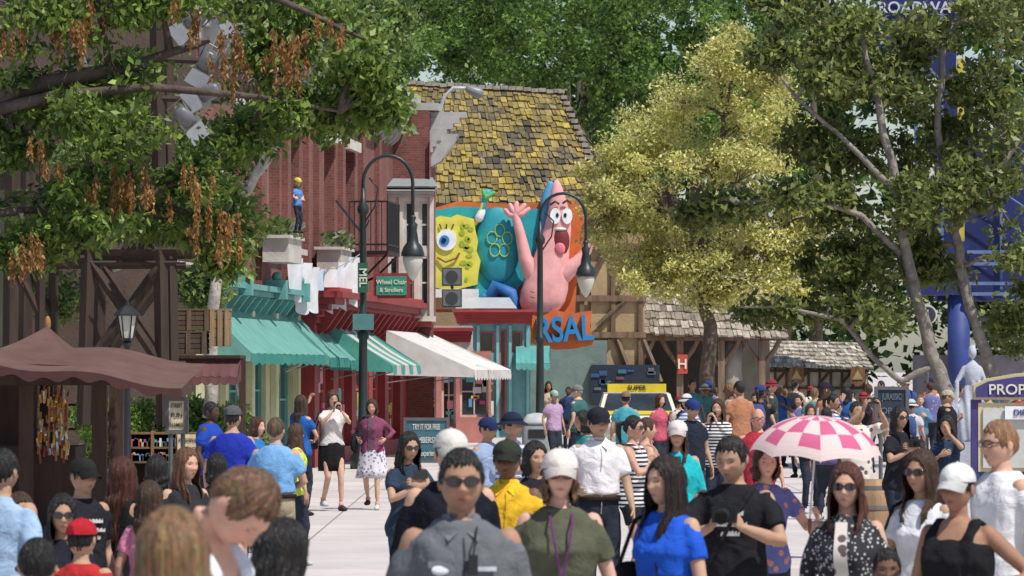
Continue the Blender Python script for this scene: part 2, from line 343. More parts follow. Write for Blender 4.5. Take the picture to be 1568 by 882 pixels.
    D=-.019*nw*g(0,-.030,.012*nw,.013)-.011*g(0,-.008,.0085,.022)-.006*g(.012*nw,-.034,.007,.007)+.012*g(.031,.003,.015,.0105)-.006*g(.03,.024,.022,.007)-.007*g(0,-.064,.019,.010)+.004*g(0,-.046,.02,.005)+.004*g(0,-.081,.02,.006)-.008*g(0,-.100,.02,.014)-.006*g(.042,-.022,.02,.02)+.003*g(.030,-.055,.008,.02)
    Yh=Y+D
    C=np.ones(X.shape+(3,))*np.array(skin); 
    lip=np.clip(g(0,-.0635,.021,.0085)*1.6-.35,0,1)[...,None]; C=C*(1-lip)+lip*np.array([skin[0]*.82,skin[1]*.42,skin[2]*.42])
    ml=np.clip(g(0,-.0635,.022,.0022)*1.3-.2,0,1)[...,None]; C=C*(1-ml*.75)
    br=np.clip(g(.031,.0255,.016,.0048)*1.8-.5,0,1)[...,None]; C=C*(1-br*.85)+br*.85*np.array(hair if hair!=GRY else (.12,.1,.09))
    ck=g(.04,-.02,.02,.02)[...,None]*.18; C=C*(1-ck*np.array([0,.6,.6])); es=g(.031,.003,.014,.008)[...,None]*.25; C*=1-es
    if hl=='short' and not fem and hair in (BLK,BRN): st=(g(0,-.085,.05,.025)*.22)[...,None]; C=C*(1-st)
    V=np.stack([X,Yh,Z],-1).reshape(-1,3); ha((V,rings_faces(nv+1,nu)),[SKIN,C.reshape(-1,3)])
    ye=-.096*.9+.010
    for sg in(1,-1):
        if s>70:
            ha(g_ell((.031*sg,ye+.0085,.003),(.0135,.0125,.0062),12,8),[SKIN,(.42,.38,.36)])
            ha(g_ell((.031*sg,ye-.001,.003),(.0055,.0045,.0052),10,6),[SKIN,(.015,.01,.008)])
        ha(g_ell((.076*fw*sg,.012,-.004),(.010,.019,.031),10,8),[SKIN,skin])
    # hair
    if hl!='bald':
        L={'short':0,'bob':.10,'long':.30,'pony':0,'vlong':.42,'bun':0}[hl]; n=110 if fine else 40; rows=12; er=14 if L else 0; th0=.010 if hl=='short' else .018
        if hl in('pony','bun'): th0=.010
        if hat: th0*=.6
        V=[];C=[]; ok=[]; sd=rg.uniform(0,9); am=.05 if hl in('pony','bun') else .08; jit=(.0045 if hl=='short' else .0026) if fine else 0
        def nz(t): return .5*math.sin(t*17+sd)+.3*math.sin(t*31+sd*2)+.35*math.sin(t*53+sd*3)
        for j in range(n):
            t=2*math.pi*j/n; f=abs(((t/math.pi*180+180-0)%360)-180)
            pm=np.interp(f,[0,30,48,66,80,100,135,180],[60,61,66,98,96,88,118,124])+3.5*nz(t)+(rg.uniform(-3,3) if fine else 0)
            if L: pm=np.interp(f,[0,25,45,60,180],[54,60,82,100,110])+2*nz(t)
            ax,ay=math.sin(t),-math.cos(t)
            for i in range(rows+1):
                p=math.radians(pm)*(i/rows)**.9 if i else .001; w=1+am*.6*nz(t)*min(1,i/3)*(.6+.4*math.sin(i*.8+t*5))
                tk=th0*(1.25-.5*(i/rows)) if i<rows else (.002 if not L or f<45 else th0)
                tk+=rg.uniform(-jit,jit)*(0<i<rows)
                v=Vector((math.sin(p)*ax*(.076*fw+tk)*w,math.sin(p)*ay*(.096+tk)*w,math.cos(p)*(.116+tk*1.0)))
                if p>1.9 and not L: v.x*=.86;v.y*=.8
                V.append(tuple(v)); C.append(tuple(c*(1+.5*nz(t*2.3+1)+rg.uniform(-.25,.25)) for c in hair))
            last=Vector(V[-1])
            for i in range(1,er+1):
                x=i/er; wv=.013*math.sin(x*9+sd+t*3)*x+.009*nz(t+ x*.3); dp=L*(1+.14*nz(t*.7)+rg.uniform(-.04,.04)*x); 
                sp_=1+.12*math.sin(min(1,x*1.6)*math.pi)-.22*x*x
                vv=Vector((last.x*sp_+wv*ax,last.y*(1+.15*x)+wv*ay+ (.015*x if f<100 else .0),last.z-dp*x))
                if vv.z<-.14 and f>100: vv.y+=.02
                if vv.z<-.14 and f<=100: vv.y-=.05*min(1,(-.14-vv.z)/.08)
                V.append(tuple(vv)); C.append(tuple(c*(1+.55*nz(t*2.3+1)+.2*math.sin(x*7+t*9)) for c in hair))
            ok.append(f>=47)
        m=rows+1+er; Fc=[]
        for j in range(n):
            j2=(j+1)%n
            for i in range(m-1):
                if i>=rows and not(ok[j] and ok[j2]): continue
                Fc.append((j*m+i,j2*m+i,j2*m+i+1,j*m+i+1))
        ha((V,Fc),[HAIR,np.clip(np.array(C),.002,1)])
        if hl=='pony': ha(g_tube([(0,.10,.05),(0,.15,.03),(0,.155,-.05),(0,.13,-.17)],[.02,.03,.028,.008],10,rnd=True),[HAIR,hair])
        if hl=='bun': ha(g_ell((0,.12,.05),(.045,.04,.045)),[HAIR,hair])
    if hat:
        def dome(t,p): 
            a=2*math.pi*t; r=math.sin(p*math.pi/2); return (.090*fw*r*math.cos(a),.110*r*math.sin(a)+.004,.034+.095*(math.cos(p*math.pi/2)**.85 if p<1 else 0))
        ha(g_sheet(dome,28,9),[CLOTH,hc])
        if hat=='cap':
            def br_(a,c): t=math.radians(-64+128*a); return (.090*fw*math.sin(t)*(1-.10*c),-.105*math.cos(t)-c*.080*math.cos(t*.9),.040-.034*c-.018*(math.sin(t)**2)*(1+c)*.9)
            ha(g_sheet(br_,14,4),[CLOTH,tuple(x*.72 for x in hc)])
            ha(g_ell((0,.004,.130),(.008,.008,.005),8,5),[CLOTH,hc])
        else:
            def br_(a,c): t=2*math.pi*a; return (.090*fw*math.cos(t)*(1+.55*c),.111*math.sin(t)*(1+.5*c)+.004,.040-.035*c-.006*math.sin(3*t)*c)
            ha(g_sheet(br_,30,4),[CLOTH,tuple(x*.85 for x in hc)])
            ha(g_sheet(lambda a,c:(.0925*fw*math.cos(6.2832*a),.1135*math.sin(6.2832*a)+.004,.040+.02*c),28,1),[CLOTH,(.02,.02,.03)])
    if gl:
        for sg in(1,-1):
            def le(a,c):
                aa=2*math.pi*a; x=.033*sg+.027*c*math.cos(aa)*1.; z=.003+.0175*c*math.copysign(abs(math.sin(aa))**.8,math.sin(aa)); return (x,-.1035+ (abs(x)/.076)**2*.028,z)
            if gl==1: ha(g_sheet(le,20,3),LENS)
            ha(g_tube([(.058*sg,-.088,.010),(.074*sg,-.05,.010),(.080*sg,.01,.004)],[.0035]*3,5),LENS)
            ha(g_tube([le(i/16,1.03) for i in range(17)],[.0026]*17,5),LENS)
        ha(g_tube([(-.012,-.106,.008),(.012,-.106,.008)],[.0035]*2,5),LENS)
    Hm={1:armp[1][1],-1:armp[-1][1]}; ba=lambda g_,m,sm=False,full=False: b.a((bend(g_[0],full),g_[1]),m,sm)
    if hold=='phone':
        c=(Hm[1]+Hm[-1])/2+Vector((0,-.03,.10)); ba(g_box(c,(.13,.010,.07)),[METAL,(.02,.02,.022)],full=True)
    if hold=='camera':
        c=(Hm[1]+Hm[-1])/2+Vector((0,-.05,.07))
        for g_ in (g_box(c,(.13,.06,.085)),g_box(c+Vector((0,0,.055)),(.055,.05,.035)),g_tube([c+Vector((0,-.02,0)),c+Vector((0,-.07,-.0)),c+Vector((0,-.13,-.01))],[.036,.036,.04],16)): ba(g_,[METAL,(.015,.015,.017)],full=True)
        ba(g_tube([c+Vector((0,-.131,-.01)),c+Vector((0,-.134,-.01))],[.034,.034],16),LENS)
    if 'strap' in extra:
        P=[(.11,.02,1.49)]
        for i in range(13):
            a=i/12; x=.10-.24*a; z=1.46-.42*a; P.append((x,fy(z,.026)*math.sqrt(max(.1,1-(x/.2)**2)),z))
        b.a(g_tube(P,[(.016,.004)]*len(P),6),[CLOTH,(.02,.02,.025)])
    if 'backpack' in extra:
        b.a(g_loft([(1.05,.12,.06,0,.19),(1.1,.15,.09,0,.20),(1.3,.15,.09,0,.20),(1.42,.11,.06,0,.18),(1.45,.06,.03,0,.16)],20,3),[CLOTH,R.choice([(.03,.03,.04),(.2,.04,.05),(.05,.08,.2)])],True)
        for sg in(1,-1): b.a(g_tube([(.09*sg,.12,1.42),(.095*sg,0,1.49),(.10*sg,fy(1.42,.02),1.42),(.11*sg,fy(1.25,.02),1.25)],[(.018,.006)]*4,6),[CLOTH,(.03,.03,.035)])
    if 'bag' in extra:
        x=-(.21*fm+.03); b.a(g_tube([(x,.0,1.20),(x-.02,0,1.12),(x-.02,0,.98),(x,0,.93)],[(.03,.10),(.055,.15),(.06,.16),(.04,.13)],14,side=(1,0,0),rnd=True),[CLOTH,(.02,.018,.02)],True)
        b.a(g_tube([(x,-.08,1.2),(-.16*fm,-.05,1.44),(-.12,.02,1.48),(-.16*fm,.07,1.42),(x,.08,1.2)],[(.010,.012)]*5,6),[CLOTH,(.02,.018,.02)])
    if 'lanyard' in extra:
        yy=fy(1.28,.03); 
        for sg in(1,-1): b.a(g_tube([(.055*sg,-.02,1.485),(.05*sg,yy*.8,1.42),(.035*sg,yy,1.32),(.004*sg,yy-.002,1.16)],[(.006,.002)]*4,5),[CLOTH,(.12,.03,.12)])
        st=[((.035 if i%2==0 else .016)*math.sin(i*math.pi/5),1.10+(.035 if i%2==0 else .016)*math.cos(i*math.pi/5)) for i in range(10)]
        b.a(g_prism(st,yy-.008,yy-.002),[METAL,(.6,.5,.05)]); b.a(g_bx(-.035,.035,yy-.001,yy+.003,1.07,1.16),[CLOTH,(.15,.04,.2)])
    if 'print' in extra:
        for zz,ww in((1.33,.07),(1.27,.09),(1.22,.05)): 
            V2,f2=g_sheet(lambda a,c:(-ww+2*ww*a+.004*math.sin(a*40),0,zz+.028*c*(.4+.6*abs(math.sin(a*17)))),24,1); b.a(([(v[0],fy(v[2],e+.014)*math.sqrt(1-(v[0]/.3)**2),v[2]) for v in V2],f2),[CLOTH,(.5,.5,.5)])
    if 'badge' in extra:
        yy=fy(1.30,.017); b.a(g_ell((-.085,yy+.008,1.31),(.034,.010,.020),18,8),[CLOTH,(.6,.62,.65)],True)
        b.a(g_box((.080,yy+.000,1.315),(.085,.014,.016)),[CLOTH,(.55,.57,.6)])
        b.a(g_box((.035,yy-.012,1.33),(.035,.022,.075)),[METAL,(.015,.015,.017)])
        b.a(g_tube([(.035,yy-.015,1.36),(.045,yy-.005,1.43),(.06,-.03,1.49)],[.004]*3,5),[METAL,(.015,.015,.017)])
        for sg in(1,-1):
            V2,f2=g_sheet(lambda a,c:(sg*(.045+.085*a),0,1.345-.01*abs(a-.5)*(1-c)-.022*(1-c)),6,2); b.a(([(v[0],fy(v[2],.020)*math.sqrt(1-(v[0]/.32)**2),v[2]) for v in V2],f2),[CLOTH,tuple(x*1.1 for x in top)])
    if 'badge' in extra or 'collar' in extra:
        V2,f2=g_sheet(lambda a,c:(.006*math.sin(a*9)-.003+.006*c,0,.9+.53*a),24,1); b.a((bend([(v[0],fy(v[2],.0195)+.003,v[2]) for v in V2]),f2),[CLOTH,tuple(x*.4 for x in top)])
        for sg in(1,-1):
            V2=[(.014*sg,fy(1.452,.016),1.452),(.055*sg,fy(1.415,.022),1.415),(.088*sg,-.052,1.462),(.070*sg,.010,1.509),(.050*sg,-.049,1.517)]
            b.a((bend(V2),[(0,1,2,4),(2,3,4)]),[CLOTH,tuple(min(.8,x*1.15) for x in top)])
        b.a(g_loft([(1.475,.066,.062,0,.008),(1.515,.062,.058,0,.008)],20),[CLOTH,top],True)
    if bot=='pants' and hem>.98: b.a(g_loft([(1.0,.172*fm,.135*fm**1.3,0,0),(1.035,.172*fm,.135*fm**1.3,0,0)],24),[CLOTH,(.02,.015,.012)],True)
    b.finish(); return b
P=person
M_,W_='man','woman'
# nearest
P(M_,262,712,520,rot=62,skin=(.60,.34,.25),hair=(.15,.085,.045),top=(.62,.67,.72),sl=0,pitch=46,lean=14,arms=('waist','waist'),H=1.80,bc=(.1,.1,.1),fat=1.05)
P(W_,262,787,640,rot=172,sex='f',skin=LIGHT,hair=(.20,.115,.055),hl='long',top=(.5,.5,.5),sl=.5)
P(W_,415,798,480,rot=120,sex='f',skin=TAN,hair=BLK,hl='long',top=(.015,.015,.017),sl=.6,pitch=15)
P(M_,706,690,420,rot=4,skin=OLIVE,hair=BLK,top=(.13,.14,.15),sl=.6,gl=1,extra=('badge',),fat=1.12)
P(M_,690,660,310,rot=10,skin=LIGHT,hair=BRN,top=(.012,.013,.02),sl=1,hat='cap',hc=(.55,.53,.49),fat=1.15)
P(W_,857,690,345,rot=2,sex='f',skin=(.6,.36,.28),hair=LBR,hl='bob',top=(.095,.10,.065),sl=.55,hat='cap',hc=(.66,.60,.55),gl=2,fat=1.18,extra=('lanyard',),bc=(.03,.03,.035))
P(M_,777,676,270,rot=-8,skin=BROWN,hair=BLK,top=(.72,.42,.03),sl=.55,hat='cap',hc=(.03,.035,.025),extra=('collar',))
P(W_,818,678,235,rot=25,sex='f',skin=TAN,hair=BLK,hl='bob',top=(.02,.02,.025))
P(W_,1022,702,335,rot=-42,sex='f',skin=(.5,.30,.21),hair=(.02,.012,.01),hl='vlong',top=(.02,.10,.55),sl=.5,extra=('bag',),fat=1.08,yaw=-10)
P(M_,1124,668,300,rot=-12,skin=TAN,hair=BLK,top=(.018,.018,.022),arms=('cam','cam'),hold='camera',pitch=14,yaw=-14,sl=.55,extra=('strap','print'),fat=1.05)
P(W_,1297,712,325,rot=-14,sex='f',skin=LIGHT,hair=AUB,hl='long',top=(.02,.02,.025),tm=DOTS,sl=1,gl=1,open_=[PATT,(.5,.5,.5)],fat=1.08)
P(W_,1172,682,250,rot=8,sex='f',skin=LIGHT,hair=(.06,.02,.012),hl='bob',top=(.45,.40,.42),tm=FLOR,sl=.5,arms=('pole','waist'))
P(W_,1412,692,300,rot=-35,sex='f',skin=TAN,hair=BRN,hl='long',top=(.70,.70,.72),sl=.5,gl=1,arms=('hip','swing'),extra=('bag',))
P(W_,1467,712,345,rot=-30,sex='f',skin=(.32,.17,.11),hair=BLK,hl='bun',top=(.015,.015,.017),sl=0,hat='cap',hc=(.62,.62,.60),fat=1.2,arms=('hip','down'))
P(M_,1533,646,300,rot=-62,skin=LIGHT,hair=(.26,.14,.07),top=(.75,.75,.76),sl=.6,gl=2,fat=1.06)
P('boy',1357,850,340,rot=0,skin=BROWN,hair=BLK,top=(.3,.3,.33))
P(M_,4,690,300,rot=160,skin=TAN,hair=BLK,top=(.32,.45,.62),sl=.6,extra=('strap',))
P('boy',58,830,420,rot=185,skin=TAN,hair=BLK,top=(.25,.3,.35))
P(W_,96,762,310,rot=10,sex='f',skin=TAN,hair=BLK,hl='long',top=(.02,.02,.03),gl=1)
P(W_,30,760,300,rot=20,sex='f',skin=TAN,hair=BRN,hl='bob',top=(.05,.05,.07))
P('boy',125,802,320,rot=170,skin=TAN,hair=BLK,top=(.42,.03,.03),hat='cap',hc=(.4,.02,.03))
P(M_,126,703,270,rot=40,skin=TAN,hair=BLK,top=(.02,.02,.025),hat='cap',hc=(.02,.02,.02),sl=.6,extra=('print',))
P(W_,186,703,265,rot=155,sex='f',skin=TAN,hair=(.07,.02,.012),hl='vlong',top=(.015,.015,.015),sl=0)
P('girl',228,742,270,rot=160,sex='f',skin=TAN,hair=BRN,hl='long',top=(.6,.22,.34))
P(W_,240,700,235,rot=170,sex='f',skin=TAN,hair=BLK,hl='bob',top=(.03,.03,.04))
P('girl',284,688,240,rot=30,sex='f',skin=LIGHT,hair=(.13,.06,.03),hl='long',top=(.03,.03,.035),yaw=15)
P(W_,332,698,215,rot=175,sex='f',skin=TAN,hair=BLK,hl='bob',top=(.04,.04,.05))
# middle
P(M_,422,640,180,rot=168,skin=(.5,.28,.2),hair=(.08,.05,.03),top=(.17,.36,.62),sl=.55,hem=1.0,bc=(.35,.29,.2),fat=1.16,extra=('collar',),arms=('waist','waist'))
P(W_,452,650,150,rot=120,sex='f',skin=TAN,hair=BRN,hl='long',top=(.5,.6,.1))
P(M_,356,622,165,rot=165,skin=TAN,hair=BLK,top=(.02,.035,.32),sl=.55,hat='cap',hc=(.09,.09,.1),fat=1.18)
P(M_,322,616,135,rot=70,skin=DARK,hair=BLK,top=(.02,.06,.35),sl=.55,fat=1.15)
P(W_,393,640,140,rot=60,sex='f',skin=LIGHT,hair=AUB,hl='bob',top=(.03,.15,.4))
P(W_,460,606,112,rot=150,sex='f',skin=LIGHT,hair=BRN,hl='long',top=(.02,.10,.35),arms=('up','waist'))
P(W_,508,598,108,rot=20,sex='f',skin=LIGHT,hair=AUB,hl='bob',top=(.62,.58,.56),sl=.5,bot='skirt',bc=(.015,.014,.015),arms=('phone','phone'),hold='phone',pitch=12,walk=.6,fat=1.1,extra=('bag',),hem=.95)
P(W_,570,612,107,rot=-6,sex='f',skin=LIGHT,hair=BRN,hl='bob',top=(.20,.06,.11),sl=1,bot='skirt',bm=PLAID,bc=(.5,.5,.5),arms=('hip','hip'),walk=.9,fat=1.14,pitch=8,open_=(.12,.07,.1),extra=('bag',))
P(W_,624,663,205,rot=25,sex='f',skin=(.46,.27,.18),hair=BLK,hl='long',top=(.03,.045,.07),sl=.5,bot='shorts',bc=(.04,.06,.10),arms=('chest','chest'),gl=1,hold='phone',pitch=8,fat=1.05)
P(M_,746,640,165,rot=50,skin=TAN,hair=BLK,top=(.28,.36,.52),sl=.55,hat='cap',hc=(.02,.03,.09),arms=('chest','down'))
P(M_,783,632,175,rot=55,skin=TAN,hair=BLK,top=(.25,.33,.55),sl=.55,hat='bucket',hc=(.02,.025,.05),arms=('down','chest'),tm=STRIPE2)
P(M_,916,625,195,rot=8,skin=(.42,.26,.17),hair=BLK,top=(.72,.69,.70),sl=.6,hem=1.0,bc=(.02,.025,.035),hat='cap',hc=(.02,.02,.03),extra=('collar',),arms=('swing','hip'),yaw=8,fat=1.06)
P(W_,968,637,172,rot=70,sex='f',skin=(.5,.28,.2),hair=BLK,hl='pony',tm=STRIPE,sl=0,bot='shorts',bc=(.02,.02,.025),arms=('chest','chest'),gl=1,fat=1.05)
P(W_,988,640,165,rot=110,sex='f',skin=LIGHT,hair=BRN,hl='bun',top=(.4,.25,.2),sl=0)
P(W_,1037,645,195,rot=5,sex='f',skin=(.48,.27,.19),hair=BRN,hl='long',top=(.02,.42,.46),sl=1,hat='cap',hc=(.62,.55,.53),open_=(.02,.06,.08),yaw=-10,fat=1.06)
P(M_,1059,612,130,rot=30,skin=TAN,hair=BLK,top=(.02,.025,.04),hat='cap',hc=(.02,.04,.15))
P(W_,1100,612,125,rot=-20,sex='f',skin=LIGHT,hair=BRN,hl='long',tm=STRIPE,sl=1,arms=('phone','phone'),hold='phone')
P(M_,1160,626,150,rot=10,skin=(.55,.28,.2),hair=GRY,hl='bald',top=(.35,.03,.05),gl=2,fat=1.15)
P(M_,1312,615,145,rot=20,skin=TAN,hair=BLK,top=(.30,.27,.25),tm=PATT,sl=.6,arms=('up','up'),hold='phone',pitch=-5)
P(W_,1376,623,155,rot=30,sex='f',skin=TAN,hair=BLK,hl='long',top=(.02,.02,.025),sl=.55,arms=('chest','chest'),gl=1,hold='camera')
P(W_,1450,638,150,rot=-20,sex='f',skin=TAN,hair=BLK,hl='bob',top=(.03,.05,.09),sl=.5,arms=('face','chest'))
P(M_,885,590,84,rot=-120,skin=LIGHT,hair=GRY,top=(.05,.13,.13),hat='cap',hc=(.18,.18,.17),fat=1.2)
P(W_,895,630,150,rot=-70,sex='f',skin=TAN,hair=BLK,hl='bob',top=(.03,.2,.2))
P(M_,958,600,95,rot=180,skin=TAN,hair=BLK,top=(.07,.32,.38),hat='cap',hc=(.2,.15,.1))
P(W_,1010,604,90,rot=40,sex='f',skin=LIGHT,hair=AUB,hl='bob',top=(.5,.1,.15))
P(M_,1178,587,72,rot=160,skin=TAN,hair=GRY,top=(.55,.65,.75),hat='cap',hc=(.5,.5,.5),fat=1.2)
P(M_,848,598,78,rot=30,skin=TAN,hair=BLK,top=(.45,.3,.45),hat='cap',hc=(.3,.4,.35))
P(W_,1240,620,110,rot=10,sex='f',skin=TAN,hair=BRN,hl='long',top=(.03,.03,.05))
P(W_,1265,625,115,rot=160,sex='f',skin=TAN,hair=BLK,hl='long',top=(.12,.08,.2))
P('girl',455,330,82,rot=50,skin=LIGHT,hair=BLD,hl='bob',sex='f',top=(.1,.25,.55),hat='cap',hc=(.6,.5,.08),H=1.0,z0=4.55,arms=('waist','waist'))
tops=[(.02,.02,.025),(.5,.5,.52),(.03,.05,.15),(.3,.05,.05),(.1,.2,.3),(.05,.06,.06),(.45,.36,.26),(.08,.22,.22),(.3,.2,.27),(.15,.15,.15),(.03,.1,.3),(.4,.18,.1)]
for i in range(38):
    u=(1040+(i-2)*12.2 if i>1 else 842+i*24)+R.uniform(-7,7); s=R.uniform(58,105); H=R.uniform(1.52,1.82); f=R.random()<.45
    P('woman' if f else 'man',u,HV+(CH-H)*s,s,rot=R.choice([0,20,-30,160,180,90,-90,200]),sex='f' if f else 'm',skin=R.choice([LIGHT,TAN,OLIVE,BROWN]),hair=R.choice([BLK,BLK,BRN,LBR]),fat=R.uniform(1,1.25),yaw=R.uniform(-25,25),
      hl=R.choice(['long','bob','pony']) if f else 'short',top=R.choice(tops),tm=R.choice([None]*7+[STRIPE2,FLOR,PATT]),sl=R.choice([.5,.5,1]),hat=R.choice([None,None,None,'cap','bucket']),hc=R.choice([(.5,.5,.48),(.02,.02,.04),(.03,.05,.2),(.4,.35,.27),(.25,.03,.04)]),arms=R.choice([('down','down'),('phone','phone'),('down','hip'),('chest','down')]),extra=R.choice([(),(),('backpack',)]))
for i in range(5):
    u=1470+i*22; s=R.uniform(70,95); P('man',u,HV+.3*s,s,rot=R.choice([0,180,60]),skin=TAN,hair=BLK,top=R.choice(tops))
print('people',time.time()-T0)
# ---------------- frames
class Fr:
    def __init__(s,x0,y0,x1,y1):
        d=Vector((x1-x0,y1-y0)).normalized(); s.o=(x0,y0); s.d=d; s.M=Matrix(((d.x,-d.y,0,x0),(d.y,d.x,0,y0),(0,0,1,0),(0,0,0,1)))
    def t(s,u,out=0):
        ox,oy=s.o[0]+out*s.d.y,s.o[1]-out*s.d.x; k=(u-CX)/F; return (k*oy-ox)/(s.d.x-k*s.d.y)
def Fc_(s): return Fr(0,F/s,1,F/s)
def wall(b,t0,t1,z0,z1,holes,m,dep=.14,fcol=(.6,.58,.52),y=0,mull=(2,2),glass=None):
    xs=sorted({t0,t1,*[h[0] for h in holes],*[h[1] for h in holes]}); zs=sorted({z0,z1,*[h[2] for h in holes],*[h[3] for h in holes]})
    for i in range(len(xs)-1):
        for j in range(len(zs)-1):
            cx,cz=(xs[i]+xs[i+1])/2,(zs[j]+zs[j+1])/2
            if any(h[0]<cx<h[1] and h[2]<cz<h[3] for h in holes): continue
            b.a(([(xs[i],y,zs[j]),(xs[i+1],y,zs[j]),(xs[i+1],y,zs[j+1]),(xs[i],y,zs[j+1])],[(0,1,2,3)]),m)
    cur=b.cur
    for h in holes:
        a,c,e,f=h[:4]; Y=y+dep
        b.a(([(a,y,e),(c,y,e),(c,y,f),(a,y,f),(a,Y,e),(c,Y,e),(c,Y,f),(a,Y,f)],[(0,4,5,1),(1,5,6,2),(2,6,7,3),(3,7,4,0)]),m)
        b.part('windows').a(([(a,Y-.002,e),(c,Y-.002,e),(c,Y-.002,f),(a,Y-.002,f)],[(0,1,2,3)]),glass or GLASS)
        w=.06
        for q in ((a,a+w,e,f),(c-w,c,e,f),(a+w,c-w,e,e+w),(a+w,c-w,f-w,f)): b.a(g_bx(q[0],q[1],Y-.07,Y-.004,q[2],q[3]),fcol)
        for k in range(1,mull[0]): x=a+(c-a)*k/mull[0]; b.a(g_bx(x-.02,x+.02,Y-.05,Y-.005,e+w,f-w),fcol)
        for k in range(1,mull[1]): z=e+(f-e)*k/mull[1]; b.a(g_bx(a+w,c-w,Y-.045,Y-.006,z-.02,z+.02),fcol)
        b.part(cur)
def cornice(b,t0,t1,z0,h,out,m,y=0,brk=None,steps=4):
    for i in range(steps):
        a=z0+h*i/steps; o=out*((i+1)/steps)**1.4; b.a(g_bx(t0-o*.3,t1+o*.3,y-o,y-.001 if i==0 else y+.02,a,a+h/steps-.004),m)
    if brk:
        n=max(2,int((t1-t0)/brk))
        for i in range(n):
            x=t0+(t1-t0)*(i+.5)/n; b.a(([(x-.06,y-.003,z0+h*.45),(x-.06,y-.003,z0-h*.35),(x-.06,y-out*.3,z0-h*.2),(x-.06,y-out*.8,z0+h*.45),(x+.06,y-.003,z0+h*.45),(x+.06,y-.003,z0-h*.35),(x+.06,y-out*.3,z0-h*.2),(x+.06,y-out*.8,z0+h*.45)],[(0,1,2,3),(7,6,5,4),(1,5,6,2),(2,6,7,3)]),m)
def awning(b,t0,t1,zt,zf,out,c1,c2=None,y=0,seg=12,val=.22,vc=None):
    c2=c2 or c1; st=c1!=c2; vc=vc or c1
    for i in range(seg):
        a=t0+(t1-t0)*i/seg; c=t0+(t1-t0)*(i+1)/seg; col=c1 if i%2==0 else c2
        b.a(g_sheet(lambda p,r:(a+(c-a)*p,y-.01-out*r,zt+(zf-zt)*r-.05*math.sin(r*math.pi)-.02*math.sin(p*math.pi)*r),3,5),[FABRIC,col],True)
        n=4; V=[];
        for k in range(n+1):
            p=k/n; x=a+(c-a)*p; V+=[(x,y-.012-out-.01*math.sin(i),zf-.02*math.sin(p*math.pi)),(x,y-.012-out-.02,zf-val*(.75+.25*math.sin(p*math.pi)))]
        b.a((V,[(2*k,2*k+2,2*k+3,2*k+1) for k in range(n)]),[FABRIC,col if st else vc])
    for x in(t0,t1): b.a(([(x,y-.01,zt),(x,y-.01-out,zf),(x,y-.01-out,zf-val*.7),(x,y-.01,zf-val*.5)],[(0,1,2,3)]),[FABRIC,c1])
    for x in(t0+.05,t1-.05): b.a(g_tube([(x,y-.02,zf-.3),(x,y-out,zf-.02)],[.015,.015],6),[METAL,(.2,.2,.2)])
def shingles(b,p00,p10,p01,p11,nx,ny,cols,th=.05,jit=.03):
    p00,p10,p01,p11=map(Vector,(p00,p10,p01,p11)); nrm=(p10-p00).cross(p01-p00).normalized()
    if nrm.z<0: nrm=-nrm
    for j in range(ny):
        j0=j/ny; j1=min(1,(j+1.25)/ny); off=R.random()
        A,Bq=p00.lerp(p01,j0),p10.lerp(p11,j0); C,D=p00.lerp(p01,j1),p10.lerp(p11,j1)
        xs=[0.]; 
        while xs[-1]<1: xs.append(xs[-1]+R.uniform(.55,1.4)/nx)
        for a,c in zip(xs[:-1],xs[1:]):
            a+=.0015; c=min(1,c-.0015)
            if c<=a: continue
            dj=R.uniform(-jit,jit)*(1 if R.random()<.8 else 2); dn=(A-C).normalized()*dj; t=th*R.uniform(.6,1.4); sl=R.uniform(-.35,.35)*th
            v=[A.lerp(Bq,a)+dn+nrm*(t+sl),A.lerp(Bq,c)+dn+nrm*(t-sl),C.lerp(D,c)+nrm*.01,C.lerp(D,a)+nrm*.01,A.lerp(Bq,a)+dn,A.lerp(Bq,c)+dn]
            w=.5+.2*math.sin(a*9+j*.5)*math.cos(j*.3+a*4)+.2*math.sin(a*19-j*.8)+.15*math.sin(a*41+j*1.7); col=cols[min(len(cols)-1,int(max(0,min(.999,w*.75+R.random()*.4-.1))*len(cols)))]; f=R.uniform(.65,1.25)
            b.a((v,[(0,1,2,3),(4,5,1,0)]),[SHING,tuple(x*f for x in col)])
    b.a(([tuple(p-nrm*.02) for p in (p00,p10,p11,p01)],[(0,1,2,3)]),[SHING,(.06,.05,.04)])
# ---------------- ground
b=B('ground'); GM=groundmat(); b.a(g_sheet(lambda a,c:(-1500+3000*a,-400+3400*c,0),6,6),GM); b.finish()
# ---------------- left street row
L=Fr(-5.87,70,-5.87+.0876*60,130); t=L.t
CREAM=(.58,.54,.47); TEAL=(.12,.33,.31); RED=(.27,.032,.036); GRN=(.16,.37,.32); STONE=(.42,.41,.39)
b=B('brick_building',L.M); b.part('walls')
wins=[(t(410),t(428),4.45,6.9),(t(441),t(458),4.45,6.9),(t(496),t(512),4.45,6.9),(t(527),t(543),4.45,6.9),(t(360),t(376),4.45,6.9)]
wall(b,t(300),t(608),3.5,7.9,wins,BRICK,.3)
for u in (394,434,466,482,519,550,575):
    b.a(g_bx(t(u)-.22,t(u)+.22,-.12,-.002,3.5,7.88),BRICK)
b.a(([(t(300),0,0),(t(300),12,0),(t(300),12,8.6),(t(300),0,8.6)],[(0,3,2,1)]),[STUCCO,(.10,.07,.055)])
b.part('roof').a(g_bx(t(300),t(660),.05,12,8.3,8.5),(.2,.18,.17))
b.part('trim')
for w in wins:
    b.a(g_bx(w[0]-.12,w[1]+.12,-.16,-.002,4.33,4.45),CREAM); b.a(g_bx(w[0]-.1,w[1]+.1,-.14,-.002,6.9,7.12),CREAM)
cornice(b,t(300),t(606),7.75,.95,.6,STONE,brk=.7)
b.a(g_bx(t(300),t(606),-.05,.3,8.72,9.0),STONE)
b.part('shopfront')
